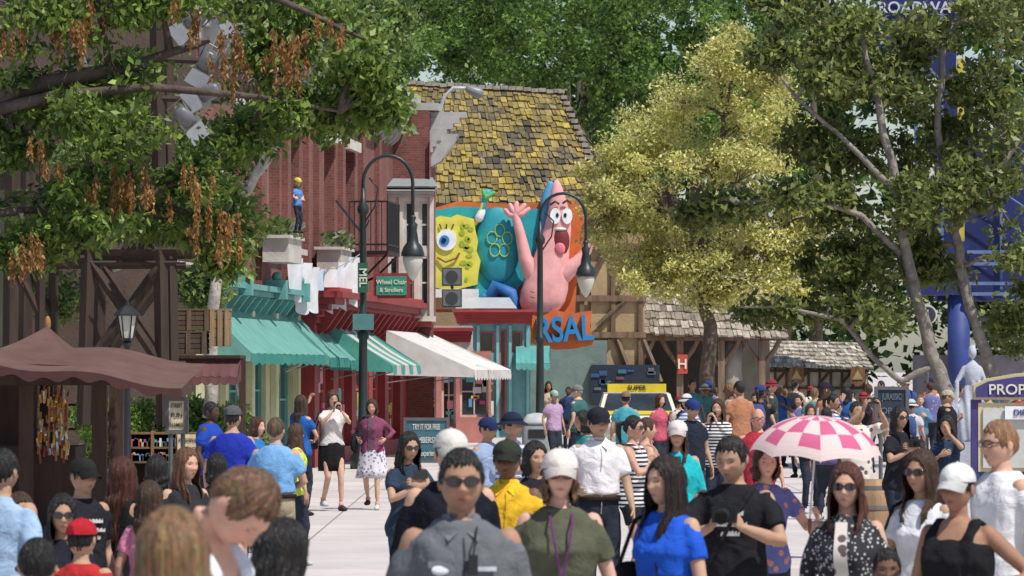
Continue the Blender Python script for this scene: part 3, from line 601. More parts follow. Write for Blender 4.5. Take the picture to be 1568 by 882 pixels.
hol=[(t(345)+.2,t(372),.5,2.7),(t(385),t(407),.5,2.7),(t(425),t(447),.1,2.7),(t(455),t(472),.5,2.7)]
wall(b,t(300),t(480),0,3.15,hol,(.50,.47,.28),.15,fcol=TEAL)
for u in (338,379,416,450,478): b.a(g_bx(t(u)-.18,t(u)+.18,-.12,-.004,0,3.1),(.55,.52,.33))
b.part('teal_cornice'); cornice(b,t(300),t(480),3.16,.42,.40,TEAL,brk=.9)
for u in (345,400,436,470): b.a(g_bx(t(u)-.12,t(u)+.12,-.50,.1,3.35,3.72),TEAL); b.a(g_ell((t(u),-.3,3.78),(.10,.10,.10)),TEAL,True)
b.part('window_boxes')
for u in (432,512): 
    x=t(u,.4); b.a(g_bx(x-.9,x+.9,-.65,-.15,4.05,4.5),[STUCCO,(.5,.47,.42)]); b.a(g_bx(x-1.,x+1.,-.70,-.10,4.5,4.56),[STUCCO,(.55,.52,.47)])
    for i in range(260): xx=x+R.uniform(-.85,.85); y=R.uniform(-.7,-.2); z=4.5+R.random()**1.6*.35; a=R.uniform(-.1,.1); b.a(([(xx,y,z),(xx+.05,y+a,z+.05),(xx+a,y-.05,z+.10),(xx-.05,y-a,z+.04)],[(0,1,2,3)]),[LEAF,R.choice([(.16,.22,.06),(.10,.16,.04),(.4,.4,.35)])])
o=.9; b.part('corner_block'); a0,a1=t(608),t(658,o)
bw=[(a0+.5+i*(a1-a0)/3,a0+(i+1)*(a1-a0)/3-.1,3.9,6.4) for i in range(3)]
wall(b,a0,a1,3.1,7.6,bw,BRICK,.2,y=-o,fcol=CREAM)
b.a(([(a0,-o,0),(a0,0,0),(a0,0,8.0),(a0,-o,8.0)],[(0,3,2,1)]),BRICK)
b.a(([(a1,-o,0),(a1,10,0),(a1,10,8.3),(a1,-o,8.3)],[(0,1,2,3)]),BRICK)
b.part('corner_cornice'); cornice(b,a0-.1,a1+.1,7.3,1.0,.85,STONE,y=-o,brk=.6,steps=7)
b.a(g_bx(a0-.2,a0,-o-.5,.0,7.9,8.3),STONE); b.a(g_bx(a0+.0,a1,-o-.2,3,8.32,8.5),(.4,.38,.36))
b.part('awnings')
awning(b,5.,14.9,3.12,2.3,.85,GRN,seg=12,vc=(.06,.26,.22))
awning(b,15.2,18.2,3.12,2.25,.9,GRN,seg=8,vc=(.06,.26,.22)); awning(b,18.5,21.2,3.12,2.2,.9,GRN,seg=8,vc=(.06,.26,.22))
b.finish()
# bay window facing up the street
g=Fc_(63.5); t2=g.t; z2=lambda v:CH+(HV-v)/63.5
b=B('bay_window',g.M); b.part('frame'); xa,xb=t2(590),t2(661); n=3; wd=(xb-xa)/n
wall(b,xa,xb,z2(484),z2(302),[(xa+i*wd+.08,xa+(i+1)*wd-.05,z2(v1),z2(v0)) for i in range(n) for v0,v1 in((308,380),(392,474))],CREAM,.08,fcol=(.5,.5,.47),mull=(1,2))
for i in range(n+1): b.a(g_bx(xa+i*wd-.05,xa+i*wd+.05,-.07,-.002,z2(484),z2(302)),CREAM)
b.a(([(xb,0,z2(484)),(xb,1.2,z2(484)),(xb,1.2,z2(302)),(xb,0,z2(302)),(xa,0,z2(484)),(xa,1.2,z2(484)),(xa,1.2,z2(302)),(xa,0,z2(302))],[(0,1,2,3),(7,6,5,4)]),CREAM)
b.part('base').a(g_bx(xa-.05,xb+.08,-.12,1.2,z2(492),z2(484)-.003),CREAM); b.a(g_bx(xa,xb,-.05,1.2,z2(500),z2(492)-.003),RED)
b.part('hood'); cornice(b,xa,xb,z2(302)+.002,.22,.28,(.45,.46,.45),steps=3); b.a(([(xa-.15,-.3,z2(286)),(xb+.15,-.3,z2(286)),(xb,1.2,z2(268)),(xa,1.2,z2(268))],[(0,1,2,3)]),[METAL,(.26,.29,.30)]); b.a(g_bx(xa-.13,xb+.13,-.28,1.1,z2(287)-.06,z2(287)),[METAL,(.3,.32,.33)])
b.finish()
# balcony
b=B('iron_balcony',L.M); c=[METAL,(.015,.015,.018)]; x0,x1=t(560,.5),t(592,.7)
b.a(g_bx(x0,x1,-1.0,-.01,4.55,4.63),c)
for z in (4.75,5.7): b.a(g_bx(x0,x1,-1.0,-.97,z,z+.04),c); b.a(g_bx(x0,x0+.03,-.97,-.15,z,z+.04),c)
for i in range(22): x=x0+(x1-x0)*i/21; b.a(g_tube([(x,-.985,4.63),(x,-.985,5.72)],[.012]*2,5),c)
for i in range(8): y=-.97+i*.12; b.a(g_tube([(x0+.015,y,4.63),(x0+.015,y,5.72)],[.012]*2,5),c)
for x in(x0+.2,x1-.2): b.a(g_tube([(x,-.02,3.9),(x,-.5,4.1),(x,-.95,4.55)],[.03]*3,6),c)
b.finish()
b=B('hanging_laundry',L.M); 
p0,p1=Vector((t(446,.25),-.25,4.25)),Vector((t(552,.9),-.9,4.45)); b.part('line').a(g_tube([p0.lerp(p1,i/10)-Vector((0,0,.3*math.sin(i/10*math.pi))) for i in range(11)],[.012]*11,5),[METAL,(.3,.3,.3)])
b.part('clothes')
for f,wd,h,c in ((.05,.35,.8,(.7,.71,.74)),(.16,.42,.95,(.75,.76,.78)),(.30,.3,.85,(.75,.75,.78)),(.40,.25,.4,(.55,.62,.75)),(.52,.38,.85,(.78,.78,.8)),(.66,.3,.9,(.72,.74,.8)),(.80,.42,.85,(.75,.75,.76)),(.92,.3,.7,(.7,.72,.75))):
    p=p0.lerp(p1,f)-Vector((0,0,.3*math.sin(f*math.pi))); sd=R.random()*6; dr=(p1-p0).normalized()
    b.a(g_sheet(lambda a,q:(p.x+dr.x*wd*(a-.5)*1.6,p.y-wd*(a-.5)*.7+.05*math.sin(a*9+sd)*q,p.z-h*q*(1+.1*math.sin(a*5+sd))),10,6),[FABRIC,c],True)
b.finish()
# red shop
b=B('red_storefront',L.M); y=-.35; a,c=t(482,.35),t(640,.6)
b.part('walls'); hs=[(a+.6+i*3.1,a+3.0+i*3.1,.35,2.75) for i in range(int((c-a-.5)/3.1))]
wall(b,a,c,0,2.95,hs,RED,.25,y=y,fcol=(.5,.12,.11),mull=(3,2)); b.a(([(a,y,0),(a,0,0),(a,0,3.6),(a,y,3.6)],[(0,3,2,1)]),RED)
b.part('cornice'); cornice(b,a,c,2.95,.65,.6,RED,y=y,brk=1.,steps=5); b.a(g_bx(a,c,y-.5,.0,3.6,3.68),(.38,.06,.06))
b.part('merchandise')
for h in hs:
    for i in range(14): x=R.uniform(h[0]+.1,h[1]-.1); z=R.uniform(.5,2.4); b.a(g_box((x,y+.17,z),(R.uniform(.15,.4),.03,R.uniform(.15,.4))),R.choice([(.6,.5,.1),(.6,.1,.2),(.1,.3,.6),(.7,.7,.7),(.1,.5,.4),(.7,.3,.4)]))
b.part('awnings'); awning(b,19.5,25.,2.95,2.1,1.3,(.10,.34,.28),(.60,.54,.52),y=y,seg=7)
awning(b,27.,36.5,2.9,2.0,2.0,(.68,.66,.64),y=y-.3,seg=14,vc=(.70,.65,.62),val=.25)
b.part('sign'); x=t(603,1.3); b.a(g_bx(x,x+.1,-1.65,-.85,3.55,4.1),RED); b.a(g_bx(x-.03,x-.002,-1.58,-.92,3.62,4.03),(.03,.28,.2))
b.text('Wheel Chair',.14,(x-.045,-1.25,3.9),(math.pi/2,0,-math.pi/2),(.7,.65,.5),.003,.9); b.text('& Strollers',.13,(x-.045,-1.25,3.73),(math.pi/2,0,-math.pi/2),(.7,.65,.5),.003,.9)
b.finish()
g=Fc_(56); b=B('gift_shop',g.M); t2=g.t
b.part('walls'); wall(b,t2(583),t2(752),0,2.5,[(t2(588),t2(612),.1,2.2),(t2(618),t2(644),.5,2.2),(t2(650),t2(668),.1,2.2),(t2(676),t2(698),.4,2.2),(t2(704),t2(748),.7,2.1)],(.42,.17,.14),.4,fcol=(.62,.45,.4),mull=(2,2))
b.a(g_bx(t2(583),t2(722),.01,4,2.5,3.2),(.50,.40,.37)); cornice(b,t2(583),t2(720),2.75,.4,.3,RED)
b.part('merchandise')
for i in range(60): x=R.uniform(t2(588),t2(748)); z=R.uniform(.4,2.1); b.a(g_box((x,.36,z),(R.uniform(.08,.25),.03,R.uniform(.08,.3))),R.choice([(.6,.5,.1),(.6,.1,.3),(.1,.3,.6),(.7,.7,.7),(.1,.5,.5),(.7,.3,.4)]))
b.finish()
g=Fc_(52); b=B('teal_shop',g.M); t2=g.t; TL=(.13,.30,.31)
b.part('walls'); wall(b,t2(703),t2(812),0,3.35,[(t2(733),t2(757),.6,2.0),(t2(764),t2(776),.3,3.2),(t2(782),t2(800),2.5,3.15),(t2(712),t2(728),.6,2.0),(t2(733),t2(757),2.5,3.15)],TL,.12,fcol=(.45,.12,.12),mull=(1,1))
for x in (703,730,760,779,806): b.a(g_bx(t2(x),t2(x+4.5),-.08,-.003,0,3.3),(.2,.42,.42))
b.a(([(t2(812),0,0),(t2(812),5,0),(t2(812),5,3.35),(t2(812),0,3.35)],[(0,1,2,3)]),TL)
b.part('cornice'); cornice(b,t2(700),t2(812),3.35,.42,.45,(.36,.05,.05),steps=5)
b.a(g_bx(t2(703),t2(812),.02,5,3.35,3.76),(.3,.05,.05))
b.part('roof').a(([(t2(698),-.3,3.80),(t2(792),-.3,3.80),(t2(780),1.5,4.15),(t2(702),1.5,4.15)],[(0,1,2,3)]),[METAL,(.42,.44,.45)])
b.part('poster').a(g_bx(t2(735),t2(757),-.05,-.004,1.1,1.8),(.05,.05,.05)); b.a(g_bx(t2(736),t2(756),-.056,-.052,.65,1.08),(.6,.6,.55)); b.text('Autograph',.12,(t2(746),-.06,1.6),UP,(.5,.45,.1),.003,.7); b.text('Books',.12,(t2(746),-.06,1.4),UP,(.5,.45,.1),.003)
b.part('awning'); awning(b,t2(790),t2(842),2.7,2.2,.8,(.12,.36,.34),seg=6)
b.finish()
# ---------------- cartoon ride building
g=Fc_(50); t2=g.t; z2=lambda v:CH+(HV-v)/50
b=B('ride_building',g.M); b.part('walls')
b.a(g_bx(t2(640),t2(905),.6,9,0,7.3),[STUCCO,(.33,.24,.14)])
b.a(g_bx(t2(800),t2(930),.3,.59,0,2.9),[STUCCO,(.16,.22,.20)])
b.a(g_bx(t2(905)+.004,t2(988),.5,9,0,6.2),[STUCCO,(.42,.31,.17)])
b.part('timber')
for u,v0,v1 in ((888,360,560),(936,372,520),(978,395,600)): b.a(g_bx(t2(u),t2(u+7),.38,.49,z2(v1),z2(v0)),[WOOD,(.17,.11,.07)])
for v in (372,452,508): b.a(g_bx(t2(882),t2(990),.34,.48,z2(v+9),z2(v)),[WOOD,(.19,.12,.08)])
for u,v,u1,v1 in ((895,450,930,380),(945,445,975,400),(900,590,935,520),(985,520,1012,585),(945,520,972,590),(915,500,958,460)): b.a(g_tube([(t2(u),.4,z2(v)),(t2(u1),.4,z2(v1))],[.09,.09],4),[WOOD,(.16,.11,.07)])
b.part('roof')
YL=[(.09,.075,.05),(.15,.12,.07),(.20,.155,.07),(.25,.19,.065),(.30,.225,.06),(.35,.26,.055),(.27,.21,.08)]
shingles(b,(t2(596),-.5,z2(312)),(t2(930),-.5,z2(312)),(t2(596),3.5,11.0),(t2(862),3.5,10.7),34,18,YL,.06,.06)
shingles(b,(t2(930),-.5,z2(312)),(t2(960),8,z2(300)),(t2(862),3.5,10.7),(t2(870),6,10.7),14,14,YL[:3],.07)
for i in range(22): x=t2(598)+(t2(862)-t2(598))*i/22; b.a(g_box((x+.12,3.5,11.02-.3*i/22+R.uniform(0,.05)),(.22,.3,.12)),[SHING,(.33,.29,.24)])
p,q_=Vector((t2(862),3.45,10.75)),Vector((t2(932),-.5,z2(308)))
for i in range(18): b.a(g_box(p.lerp(q_,i/18),(.2,.26,.12)),[SHING,(.33,.29,.25)])
b.part('shop_window').a(g_bx(t2(905),t2(1010),-.0,.28,.9,2.15),(.015,.025,.04)); 
for i in range(18): x=R.uniform(t2(910),t2(1000)); b.a(g_box((x,-.03,R.uniform(1.1,2.0)),(R.uniform(.1,.3),.02,R.uniform(.05,.18))),R.choice([(.03,.08,.2),(.15,.05,.08),(.03,.14,.18),(.12,.12,.14)]))
b.finish()
# sign board with figures
g=Fc_(51); t2=g.t; z2=lambda v:CH+(HV-v)/51; X=lambda u:(u-CX)/51
b=B('cartoon_sign',g.M)
OR=(.60,.14,.035); TQ=(.02,.33,.38); PK=(.72,.34,.33); YE=(.66,.60,.08)
b.part('board').a(g_prism([(X(666),z2(318)),(X(700),z2(308)),(X(780),z2(312)),(X(893),z2(306)),(X(900),z2(335)),(X(884),z2(420)),(X(880),z2(485)),(X(850),z2(530)),(X(815),z2(520)),(X(808),z2(478)),(X(666),z2(478))],.05,.3),OR)
b.a(g_prism([(X(666),z2(322)),(X(700),z2(316)),(X(780),z2(320)),(X(838),z2(320)),(X(830),z2(400)),(X(790),z2(445)),(X(770),z2(470)),(X(666),z2(472))],-.05,.045),TQ)
def disc(cx,cz,rx,rz,y0,y1,c,n=28): b.a(g_prism([(cx+rx*math.cos(i*2*math.pi/n),cz+rz*math.sin(i*2*math.pi/n)) for i in range(n)],y0,y1),c)
b.part('net'); b.a(g_ell((X(762),-.1,z2(376)),(.68,.22,1.15),28,16),(.02,.28,.34),True)
for k in range(5):
    a=k*2*math.pi/5+.3; cx,cz=X(765)+.24*math.cos(a),z2(370)+.33*math.sin(a)
    b.a(g_tube([(cx+.15*math.cos(i*math.pi/6),-.34+.06*abs(cx-X(760)),cz+.19*math.sin(i*math.pi/6)) for i in range(13)],[.018]*13,6),(.30,.5,.10),True)
b.part('sponge_figure')
b.a(g_prism([(X(664),z2(335)),(X(675),z2(331)),(X(690),z2(334)),(X(700),z2(329)),(X(714),z2(333)),(X(726),z2(336)),(X(728),z2(352)),(X(732),z2(370)),(X(730),z2(385)),(X(736),z2(400)),(X(733),z2(418)),(X(731),z2(436)),(X(690),z2(446)),(X(664),z2(440))],-.45,-.06),YE)
for i in range(18): cx,cz=X(R.uniform(700,727)),z2(R.uniform(342,430)); disc(cx,cz,R.uniform(.05,.11),R.uniform(.05,.10),-.47,-.44,(.35,.42,.03),12)
disc(X(684),z2(368),.30,.32,-.52,-.45,(.8,.8,.8)); disc(X(681),z2(369),.15,.16,-.54,-.52,(.03,.25,.6)); disc(X(680),z2(369),.07,.08,-.56,-.54,(.01,.01,.01))
for d in(-.15,0,.15): b.a(g_tube([(X(684)+d,-.5,z2(352)),(X(684)+d*1.4,-.5,z2(344))],[.02]*2,5),(.01,.01,.01))
b.a(g_tube([(X(670),-.5,z2(395)),(X(683),-.55,z2(402)),(X(699),-.52,z2(396)),(X(704),-.5,z2(388))],[.03]*4,6),(.25,.05,.02))
b.a(g_bx(X(666),X(733),-.46,-.04,z2(456),z2(443)),(.75,.75,.72)); b.a(g_bx(X(666),X(732),-.455,-.05,z2(474),z2(456)),(.2,.1,.04))
b.a(g_tube([(X(720),-.3,z2(350)),(X(732),-.4,z2(338)),(X(740),-.45,z2(312))],[.08,.06,.06],10,rnd=True),YE,True)
b.a(g_tube([(X(734),-.4,z2(334)),(X(738),-.4,z2(325))],[.14,.11],10,rnd=True),(.75,.75,.75),True)
b.a(g_tube([(X(738),-.42,z2(322)),(X(746),-.42,z2(296))],[.07,.13],10,rnd=True),(.06,.38,.45),True)
for u_,v_ in((748,300),(756,296),(740,293)): b.a(g_tube([(X(744),-.5,z2(304)),(X(u_),-.5,z2(v_))],[.07,.06],8,rnd=True),(.12,.42,.12),True)
b.a(g_tube([(X(690),-.3,z2(470)),(X(720),-.4,z2(480)),(X(740),-.4,z2(455))],[.12,.1,.12],8,rnd=True),(.02,.15,.35),True)
b.part('starfish_figure')
pr=[(482,.0),(478,.60),(462,.76),(445,.78),(425,.72),(405,.62),(380,.54),(350,.45),(325,.36),(305,.26),(288,.17),(279,.09),(276,.02)]
cx=lambda v:X(np.interp(v,[276,300,340,400,482],[852,854,856,843,826]))
b.a(g_loft([(z2(v),max(r*.9,.01),max(r*.6,.01),cx(v),-.5) for v,r in pr],28,2.),PK,True)
b.a(g_tube([(X(818),-.5,z2(425)),(X(804),-.5,z2(395)),(X(797),-.5,z2(360)),(X(789),-.5,z2(330))],[.30,.20,.15,.12],14,rnd=True),PK,True)
for dx,dz in((-15,-2),(-8,6),(2,9),(14,6),(20,0)): b.a(g_tube([(X(789),-.5,z2(330)),(X(789+dx*.6),-.52,z2(328-dz)),(X(789+dx*1.),-.5,z2(321-dz))],[.11,.09,.07],10,rnd=True),PK,True)
b.a(g_tube([(X(862),-.5,z2(420)),(X(884),-.5,z2(402)),(X(898),-.55,z2(385)),(X(908),-.6,z2(358))],[.30,.20,.15,.12],14,rnd=True),PK,True)
for dx,dz in((-8,2),(0,8),(9,4)): b.a(g_tube([(X(908),-.6,z2(360)),(X(908+dx),-.62,z2(353-dz))],[.10,.07],10,rnd=True),PK,True)
for u_ in(850,868): disc(X(u_),z2(332),.155,.24,-.80,-.66,(.8,.8,.8))
disc(X(853),z2(331),.045,.07,-.815,-.80,(.01,.01,.01)); disc(X(865),z2(331),.045,.07,-.815,-.80,(.01,.01,.01))
b.a(g_tube([(X(842),-.72,z2(315)),(X(850),-.78,z2(310)),(X(856),-.76,z2(314))],[.035]*3,6),(.03,.02,.02)); b.a(g_tube([(X(861),-.76,z2(313)),(X(868),-.76,z2(308)),(X(874),-.70,z2(313))],[.035]*3,6),(.03,.02,.02))
b.a(g_ell((X(858),-.68,z2(370)),(.27,.18,.46),20,12),(.16,.02,.02),True); b.a(g_ell((X(857),-.82,z2(382)),(.16,.08,.20),16,10),(.7,.18,.2),True)
b.a(g_ell((X(858),-.78,z2(352)),(.17,.07,.05),16,8),(.75,.72,.7),True)
for v in(455,447): b.a(g_tube([(X(812),-1.0,z2(v)),(X(818),-1.03,z2(v+2))],[.02]*2,5),(.3,.08,.08))
b.part('blue_shape').a(g_tube([(X(745),-.2,z2(470)),(X(760),-.25,z2(440)),(X(783),-.3,z2(450)),(X(790),-.3,z2(478))],[.2,.24,.24,.2],12,rnd=True),(.02,.12,.35),True)
b.a(g_tube([(X(843),-.1,z2(282)),(X(838),-.1,z2(300)),(X(833),-.1,z2(340)),(X(830),-.1,z2(400))],[.10,.16,.2,.2],8,rnd=True),(.08,.30,.5),True)
b.a(g_prism([(X(815),z2(482)),(X(848),z2(476)),(X(878),z2(480)),(X(906),z2(476)),(X(903),z2(500)),(X(909),z2(528)),(X(880),z2(534)),(X(850),z2(536)),(X(812),z2(526))],-.80,-.66),OR)
b.text('RSAL',1.05,(X(864),-.92,z2(506)),(math.pi/2,-.06,0),(.02,.20,.46),.10,.74,.02)
b.finish()
# pavilion
g=Fc_(47); t2=g.t; z2=lambda v:CH+(HV-v)/47
b=B('timber_pavilion',g.M); WD=[WOOD,(.20,.14,.10)]
b.part('roof'); SH=[(.30,.25,.20),(.36,.31,.25),(.22,.18,.14),(.40,.35,.29)]
shingles(b,(t2(975),-1,z2(512)),(t2(1205),-1,z2(520)),(t2(965),3.5,z2(405)),(t2(1190),3.5,z2(420)),26,9,SH,.07,.05)
b.part('frame'); b.a(g_bx(t2(930),t2(1205),-.7,-.5,z2(522),z2(512)),WD)
for u in (968,1035,1098,1160): 
    b.a(g_bx(t2(u),t2(u+10),-.72,-.48,0,z2(512)-.2),WD)
    for d in(-1,1): b.a(g_tube([(t2(u+5),-.6,z2(562)),(t2(u+5+d*20),-.6,z2(535)),(t2(u+5+d*28),-.6,z2(518))],[.08]*3,6),WD)
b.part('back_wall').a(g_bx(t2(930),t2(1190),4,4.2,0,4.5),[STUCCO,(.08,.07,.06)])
b.part('stone_pillar').a(g_tube([(t2(1120),-.2,0),(t2(1123),-.2,1.),(t2(1119),-.2,2.),(t2(1122),-.2,2.9)],[(.42,.4),(.36,.35),(.34,.32),(.30,.3)],9),[STUCCO,(.30,.27,.23)],True)
b.part('lettering_sign').a(g_bx(t2(1036),t2(1051),-.9,-.84,z2(572),z2(543)),(.45,.07,.05)); b.text('H',.45,(t2(1043),-.93,z2(558)),UP,(.7,.65,.55))
b.finish()
g=Fc_(43); t2=g.t; z2=lambda v:CH+(HV-v)/43
b=B('half_timbered_cottage',g.M); b.part('walls').a(g_bx(t2(1168),t2(1328),0,5,0,z2(562)),[STUCCO,(.52,.46,.34)])
b.part('timber')
for u in range(1168,1330,17): b.a(g_bx(t2(u),t2(u+4),-.06,-.003,0,z2(562)),[WOOD,(.12,.07,.045)])
for v in (566,592,625): b.a(g_bx(t2(1166),t2(1330),-.09,-.062,z2(v+4),z2(v)),[WOOD,(.12,.07,.045)])
for u in (1185,1219,1253,1287): b.a(g_tube([(t2(u),-.05,z2(590)),(t2(u+16),-.05,z2(570))],[.05]*2,4),[WOOD,(.12,.07,.045)])
b.part('roof'); shingles(b,(t2(1160),-.6,z2(562)),(t2(1336),-.6,z2(566)),(t2(1172),3,z2(520)),(t2(1322),3,z2(524)),24,7,[(.46,.42,.34),(.38,.34,.27),(.52,.48,.4)],.08,.05)
b.part('hanging_signs')
for u in(1217,1310): b.a(g_prism([(t2(u-12),z2(585)),(t2(u-10),z2(565)),(t2(u),z2(560)),(t2(u+11),z2(564)),(t2(u+12),z2(584)),(t2(u),z2(592))],-.9,-.8),[WOOD,(.22,.11,.05)]); b.a(g_prism([(t2(u-8),z2(581)),(t2(u),z2(566)),(t2(u+8),z2(581))],-.93,-.905),(.4,.28,.12))
b.finish()
# blue tower
g=Fc_(45); t2=g.t; z2=lambda v:CH+(HV-v)/45; BL=(.010,.018,.10); LB=(.10,.15,.30)
b=B('blue_ride_tower',g.M)
b.part('column').a(g_tube([(t2(1468),0,0),(t2(1468),0,z2(448))],[.38,.38],16),(.03,.05,.20),True)
b.part('panels').a(g_bx(t2(1392),t2(1482),-.5,1.,z2(452),z2(370)),BL); b.a(g_bx(t2(1440),t2(1600),1.1,2,z2(460),z2(200)),BL); b.a(g_bx(t2(1355),t2(1470),1.,2.2,z2(110),z2(-40)),BL); b.a(g_bx(t2(1445),t2(1490),1.,2.1,z2(200),z2(110)),BL)
b.part('frame')
for v in(384,402,432,448): b.a(g_bx(t2(1478),t2(1640),-.6,-.4,z2(v+5),z2(v)),LB)
for u in(1400,1440,1530,1590): b.a(g_bx(t2(u),t2(u+4),-.3,-.1,z2(450) if u>1500 else z2(370),z2(20)),LB)
b.a(g_bx(t2(1466),t2(1476),-.25,-.05,z2(380),z2(90)),(.45,.38,.05))
for i in range(8): v=40+i*42; b.a(g_tube([(t2(1400),-.2,z2(v)),(t2(1440),-.2,z2(v+40))],[.03]*2,4),LB); b.a(g_tube([(t2(1530),-.2,z2(v)),(t2(1590),-.2,z2(v+40))],[.03]*2,4),LB)
b.part('base').a(g_bx(t2(1410),t2(1640),1.,3,0,2.5),[STUCCO,(.22,.2,.22)])
b.text('BROADWAY',.55,(t2(1405),.9,z2(8)),UP,(.45,.5,.6),.05)
b.finish()
# ---------------- street lamps
def lamp(u,vtop,s,name='street_lamp',uh=None,vh=None):
    x,y=(u-CX)/s,F/s; H=CH+(HV-vtop)/s; dx=(uh-u)/s; zh=CH+(HV-vh)/s; b=B(name,Matrix.Translation((x,y,0))); c=[METAL,(.02,.03,.03)]
    b.part('post').a(g_lathe((0,0,0),[(.26,0),(.26,.25),(.2,.32),(.2,.8),(.15,.9),(.10,1.),(.085,2.6),(.12,2.65),(.12,2.75),(.075,2.8),(.065,H-1.2),(.11,H-1.15),(.12,H-1.05),(.06,H-.95),(.045,H-.65)],14),c,True)
    P=[(0,0,H-.7)]+[(dx/2-dx/2*math.cos(a),0,H-.55+.55*math.sin(a)) for a in [math.pi*i/12 for i in range(13)]]+[(dx,0,zh+.95)]
    b.part('arm').a(g_tube(P,[.036]*len(P),8),c,True); b.a(g_tube([(0,0,H-1.4),(dx*.25,0,H-1.0),(dx*.3,0,H-.65),(dx*.12,0,H-.45)],[.018]*4,6),c,True)
    b.part('lamp_head').a(g_lathe((dx,0,zh),[(.03,.98),(.07,.92),(.04,.84),(.10,.78),(.08,.66),(.11,.52),(.12,.42),(.19,.33),(.235,.2),(.24,.14),(.0,.13)],18),c,True)
    b.part('globe').a(g_lathe((dx,0,zh),[(.0,-.36),(.03,-.34),(.09,-.26),(.16,-.10),(.20,.02),(.205,.10),(.19,.14)],18),GLOBE,True)
    if u<700:
        b.part('banner').a(g_bx(-.1,.1,-.2,-.13,3.55,4.15),(.02,.1,.06)); b.a(g_bx(-.2,.22,-.22,-.14,2.80,3.12),(.08,.2,.2)); b.text('MEL',.22,(0,-.21,3.85),(math.pi/2,math.pi/2,0),(.6,.6,.5),.005)
        b.part('cross_arm').a(g_tube([(-.55,0,H-.9),(0,0,H-1.6),(.12,0,H-1.3)],[.025,.025,.018],6),c)
    b.finish()
lamp(556,238,76,uh=632,vh=403); lamp(827,296,66,uh=897,vh=432)
b=B('security_camera',Matrix.Translation(W(672,200,55))); c=[METAL,(.45,.45,.45)]
b.a(g_tube([(0,0,-.3),(0,0,.5),(.15,0,.95),(.4,0,1.2),(.9,0,1.18)],[.05]*5,8),c,True); b.a(g_tube([(.85,0,1.15),(1.1,0,1.05)],[.13,.16],12,rnd=True),[METAL,(.2,.2,.2)],True)
b.a(g_ell((0,-.1,.15),(.22,.22,.22)),c,True); b.a(g_ell((.02,-.28,.12),(.1,.08,.1)),LENS,True); b.a(g_box((-.1,0,.2),(.4,.25,.3)),c); b.finish()
b=B('loudspeaker',Matrix.Translation(W(692,424,53)))
for z in(0.,-.62): b.a(g_box((0,0,z),(.58,.4,.52)),[METAL,(.08,.09,.10)]); b.a(g_box((0,-.21,z),(.50,.02,.44)),[METAL,(.14,.15,.16)]); b.a(g_tube([(0,-.22,z),(0,-.235,z)],[.18]*2,16),[METAL,(.05,.05,.05)])
b.a(g_tube([(0,.1,-.3),(0,.8,-.3)],[.05]*2,6),[METAL,(.1,.1,.1)]); b.finish()
# ---------------- small street furniture
def signboard(name,u,v0,v1,w,s,col,lines,tc,legs=True):
    x,y=(u-CX)/s,F/s; z1=CH+(HV-v0)/s; z0=CH+(HV-v1)/s; b=B(name,Matrix.Translation((x,y,0)))
    b.part('panel').a(g_bx(-w/2,w/2,-.03,.03,z0,z1),col)
    b.part('border')
    for q in((-w/2-.05,-w/2,z0-.05,z1+.05),(w/2,w/2+.05,z0-.05,z1+.05),(-w/2,w/2,z1,z1+.05),(-w/2,w/2,z0-.05,z0)): b.a(g_bx(q[0],q[1],-.05,.05,q[2],q[3]),[METAL,(.10,.10,.11)])
    if legs: 
        b.part('legs')
        for sx in(-1,1): b.a(g_tube([(sx*w*.4,0,z0-.04),(sx*w*.4,0,0)],[.03]*2,8),[METAL,(.1,.1,.1)]); b.a(g_box((sx*w*.4,0,.02),(.08,.5,.04)),[METAL,(.1,.1,.1)])
    n=len(lines)
    for i,l in enumerate(lines): b.text(l,(z1-z0)/n*.62,(0,-.04,z1-(z1-z0)*(i+.5)/n),UP,tc,.003,min(1.,w*.9/(max(len(l),1)*(z1-z0)/n*.40)))
    b.finish()
signboard('information_board',653,644,704,.66,92,(.05,.13,.17),['TRY IT FOR FREE','MEMBERSHIP','the experience'],(.6,.6,.55))
signboard('wooden_sign',271,614,658,.20,118,(.62,.55,.4),['STREET','FUN','NAMES'],(.1,.05,.03))
b=B('trash_can',Matrix.Translation(((822-CX)/76,F/76,0))); b.part('body').a(g_loft([(0,.28,.28,0,0),(.05,.30,.30,0,0),(.85,.30,.30,0,0),(.9,.28,.28,0,0)],24,5),[METAL,(.25,.27,.29)],True)
b.part('lid').a(g_loft([(.9,.31,.31,0,0),(.95,.31,.31,0,0),(1.1,.20,.20,0,0),(1.13,.05,.05,0,0)],24,4),[METAL,(.4,.42,.43)],True); b.part('opening').a(g_bx(-.17,.17,-.312,-.30,.62,.80),[METAL,(.02,.02,.02)]); b.finish()
# car
b=B('taxi',Matrix.Translation(((975-CX)/64,F/64,0))); cw=.93; c=[METAL,(.62,.6,.5)]
pro=[(-2.1,.45),(-2.15,.75),(-1.9,.92),(-.95,1.0),(-.35,1.42),(1.0,1.45),(1.7,1.05),(2.1,1.0),(2.15,.5),(2.1,.3),(-2.,.3)]
def car_side(x,t): return [(x*(1-.16*max(0,min(1,(z-.95)/.5))),y,z) for y,z in t]
V=car_side(-cw,pro)+car_side(cw,pro); n=len(pro); b.part('body').a((V,[tuple(range(n)),tuple(range(2*n-1,n-1,-1))]+[(j,(j+1)%n,(j+1)%n+n,j+n) for j in range(n)]),c)
b.part('windshield').a(([(-.82,-1.0,1.025),(.82,-1.0,1.025),(.70,-.42,1.425),(-.70,-.42,1.425)],[(0,1,2,3)]),GLASS)
b.part('hood').a(([(-.8,-1.88,.945),(.8,-1.88,.945),(.78,-1.05,1.025),(-.78,-1.05,1.025)],[(0,1,2,3)]),(.6,.45,.03))
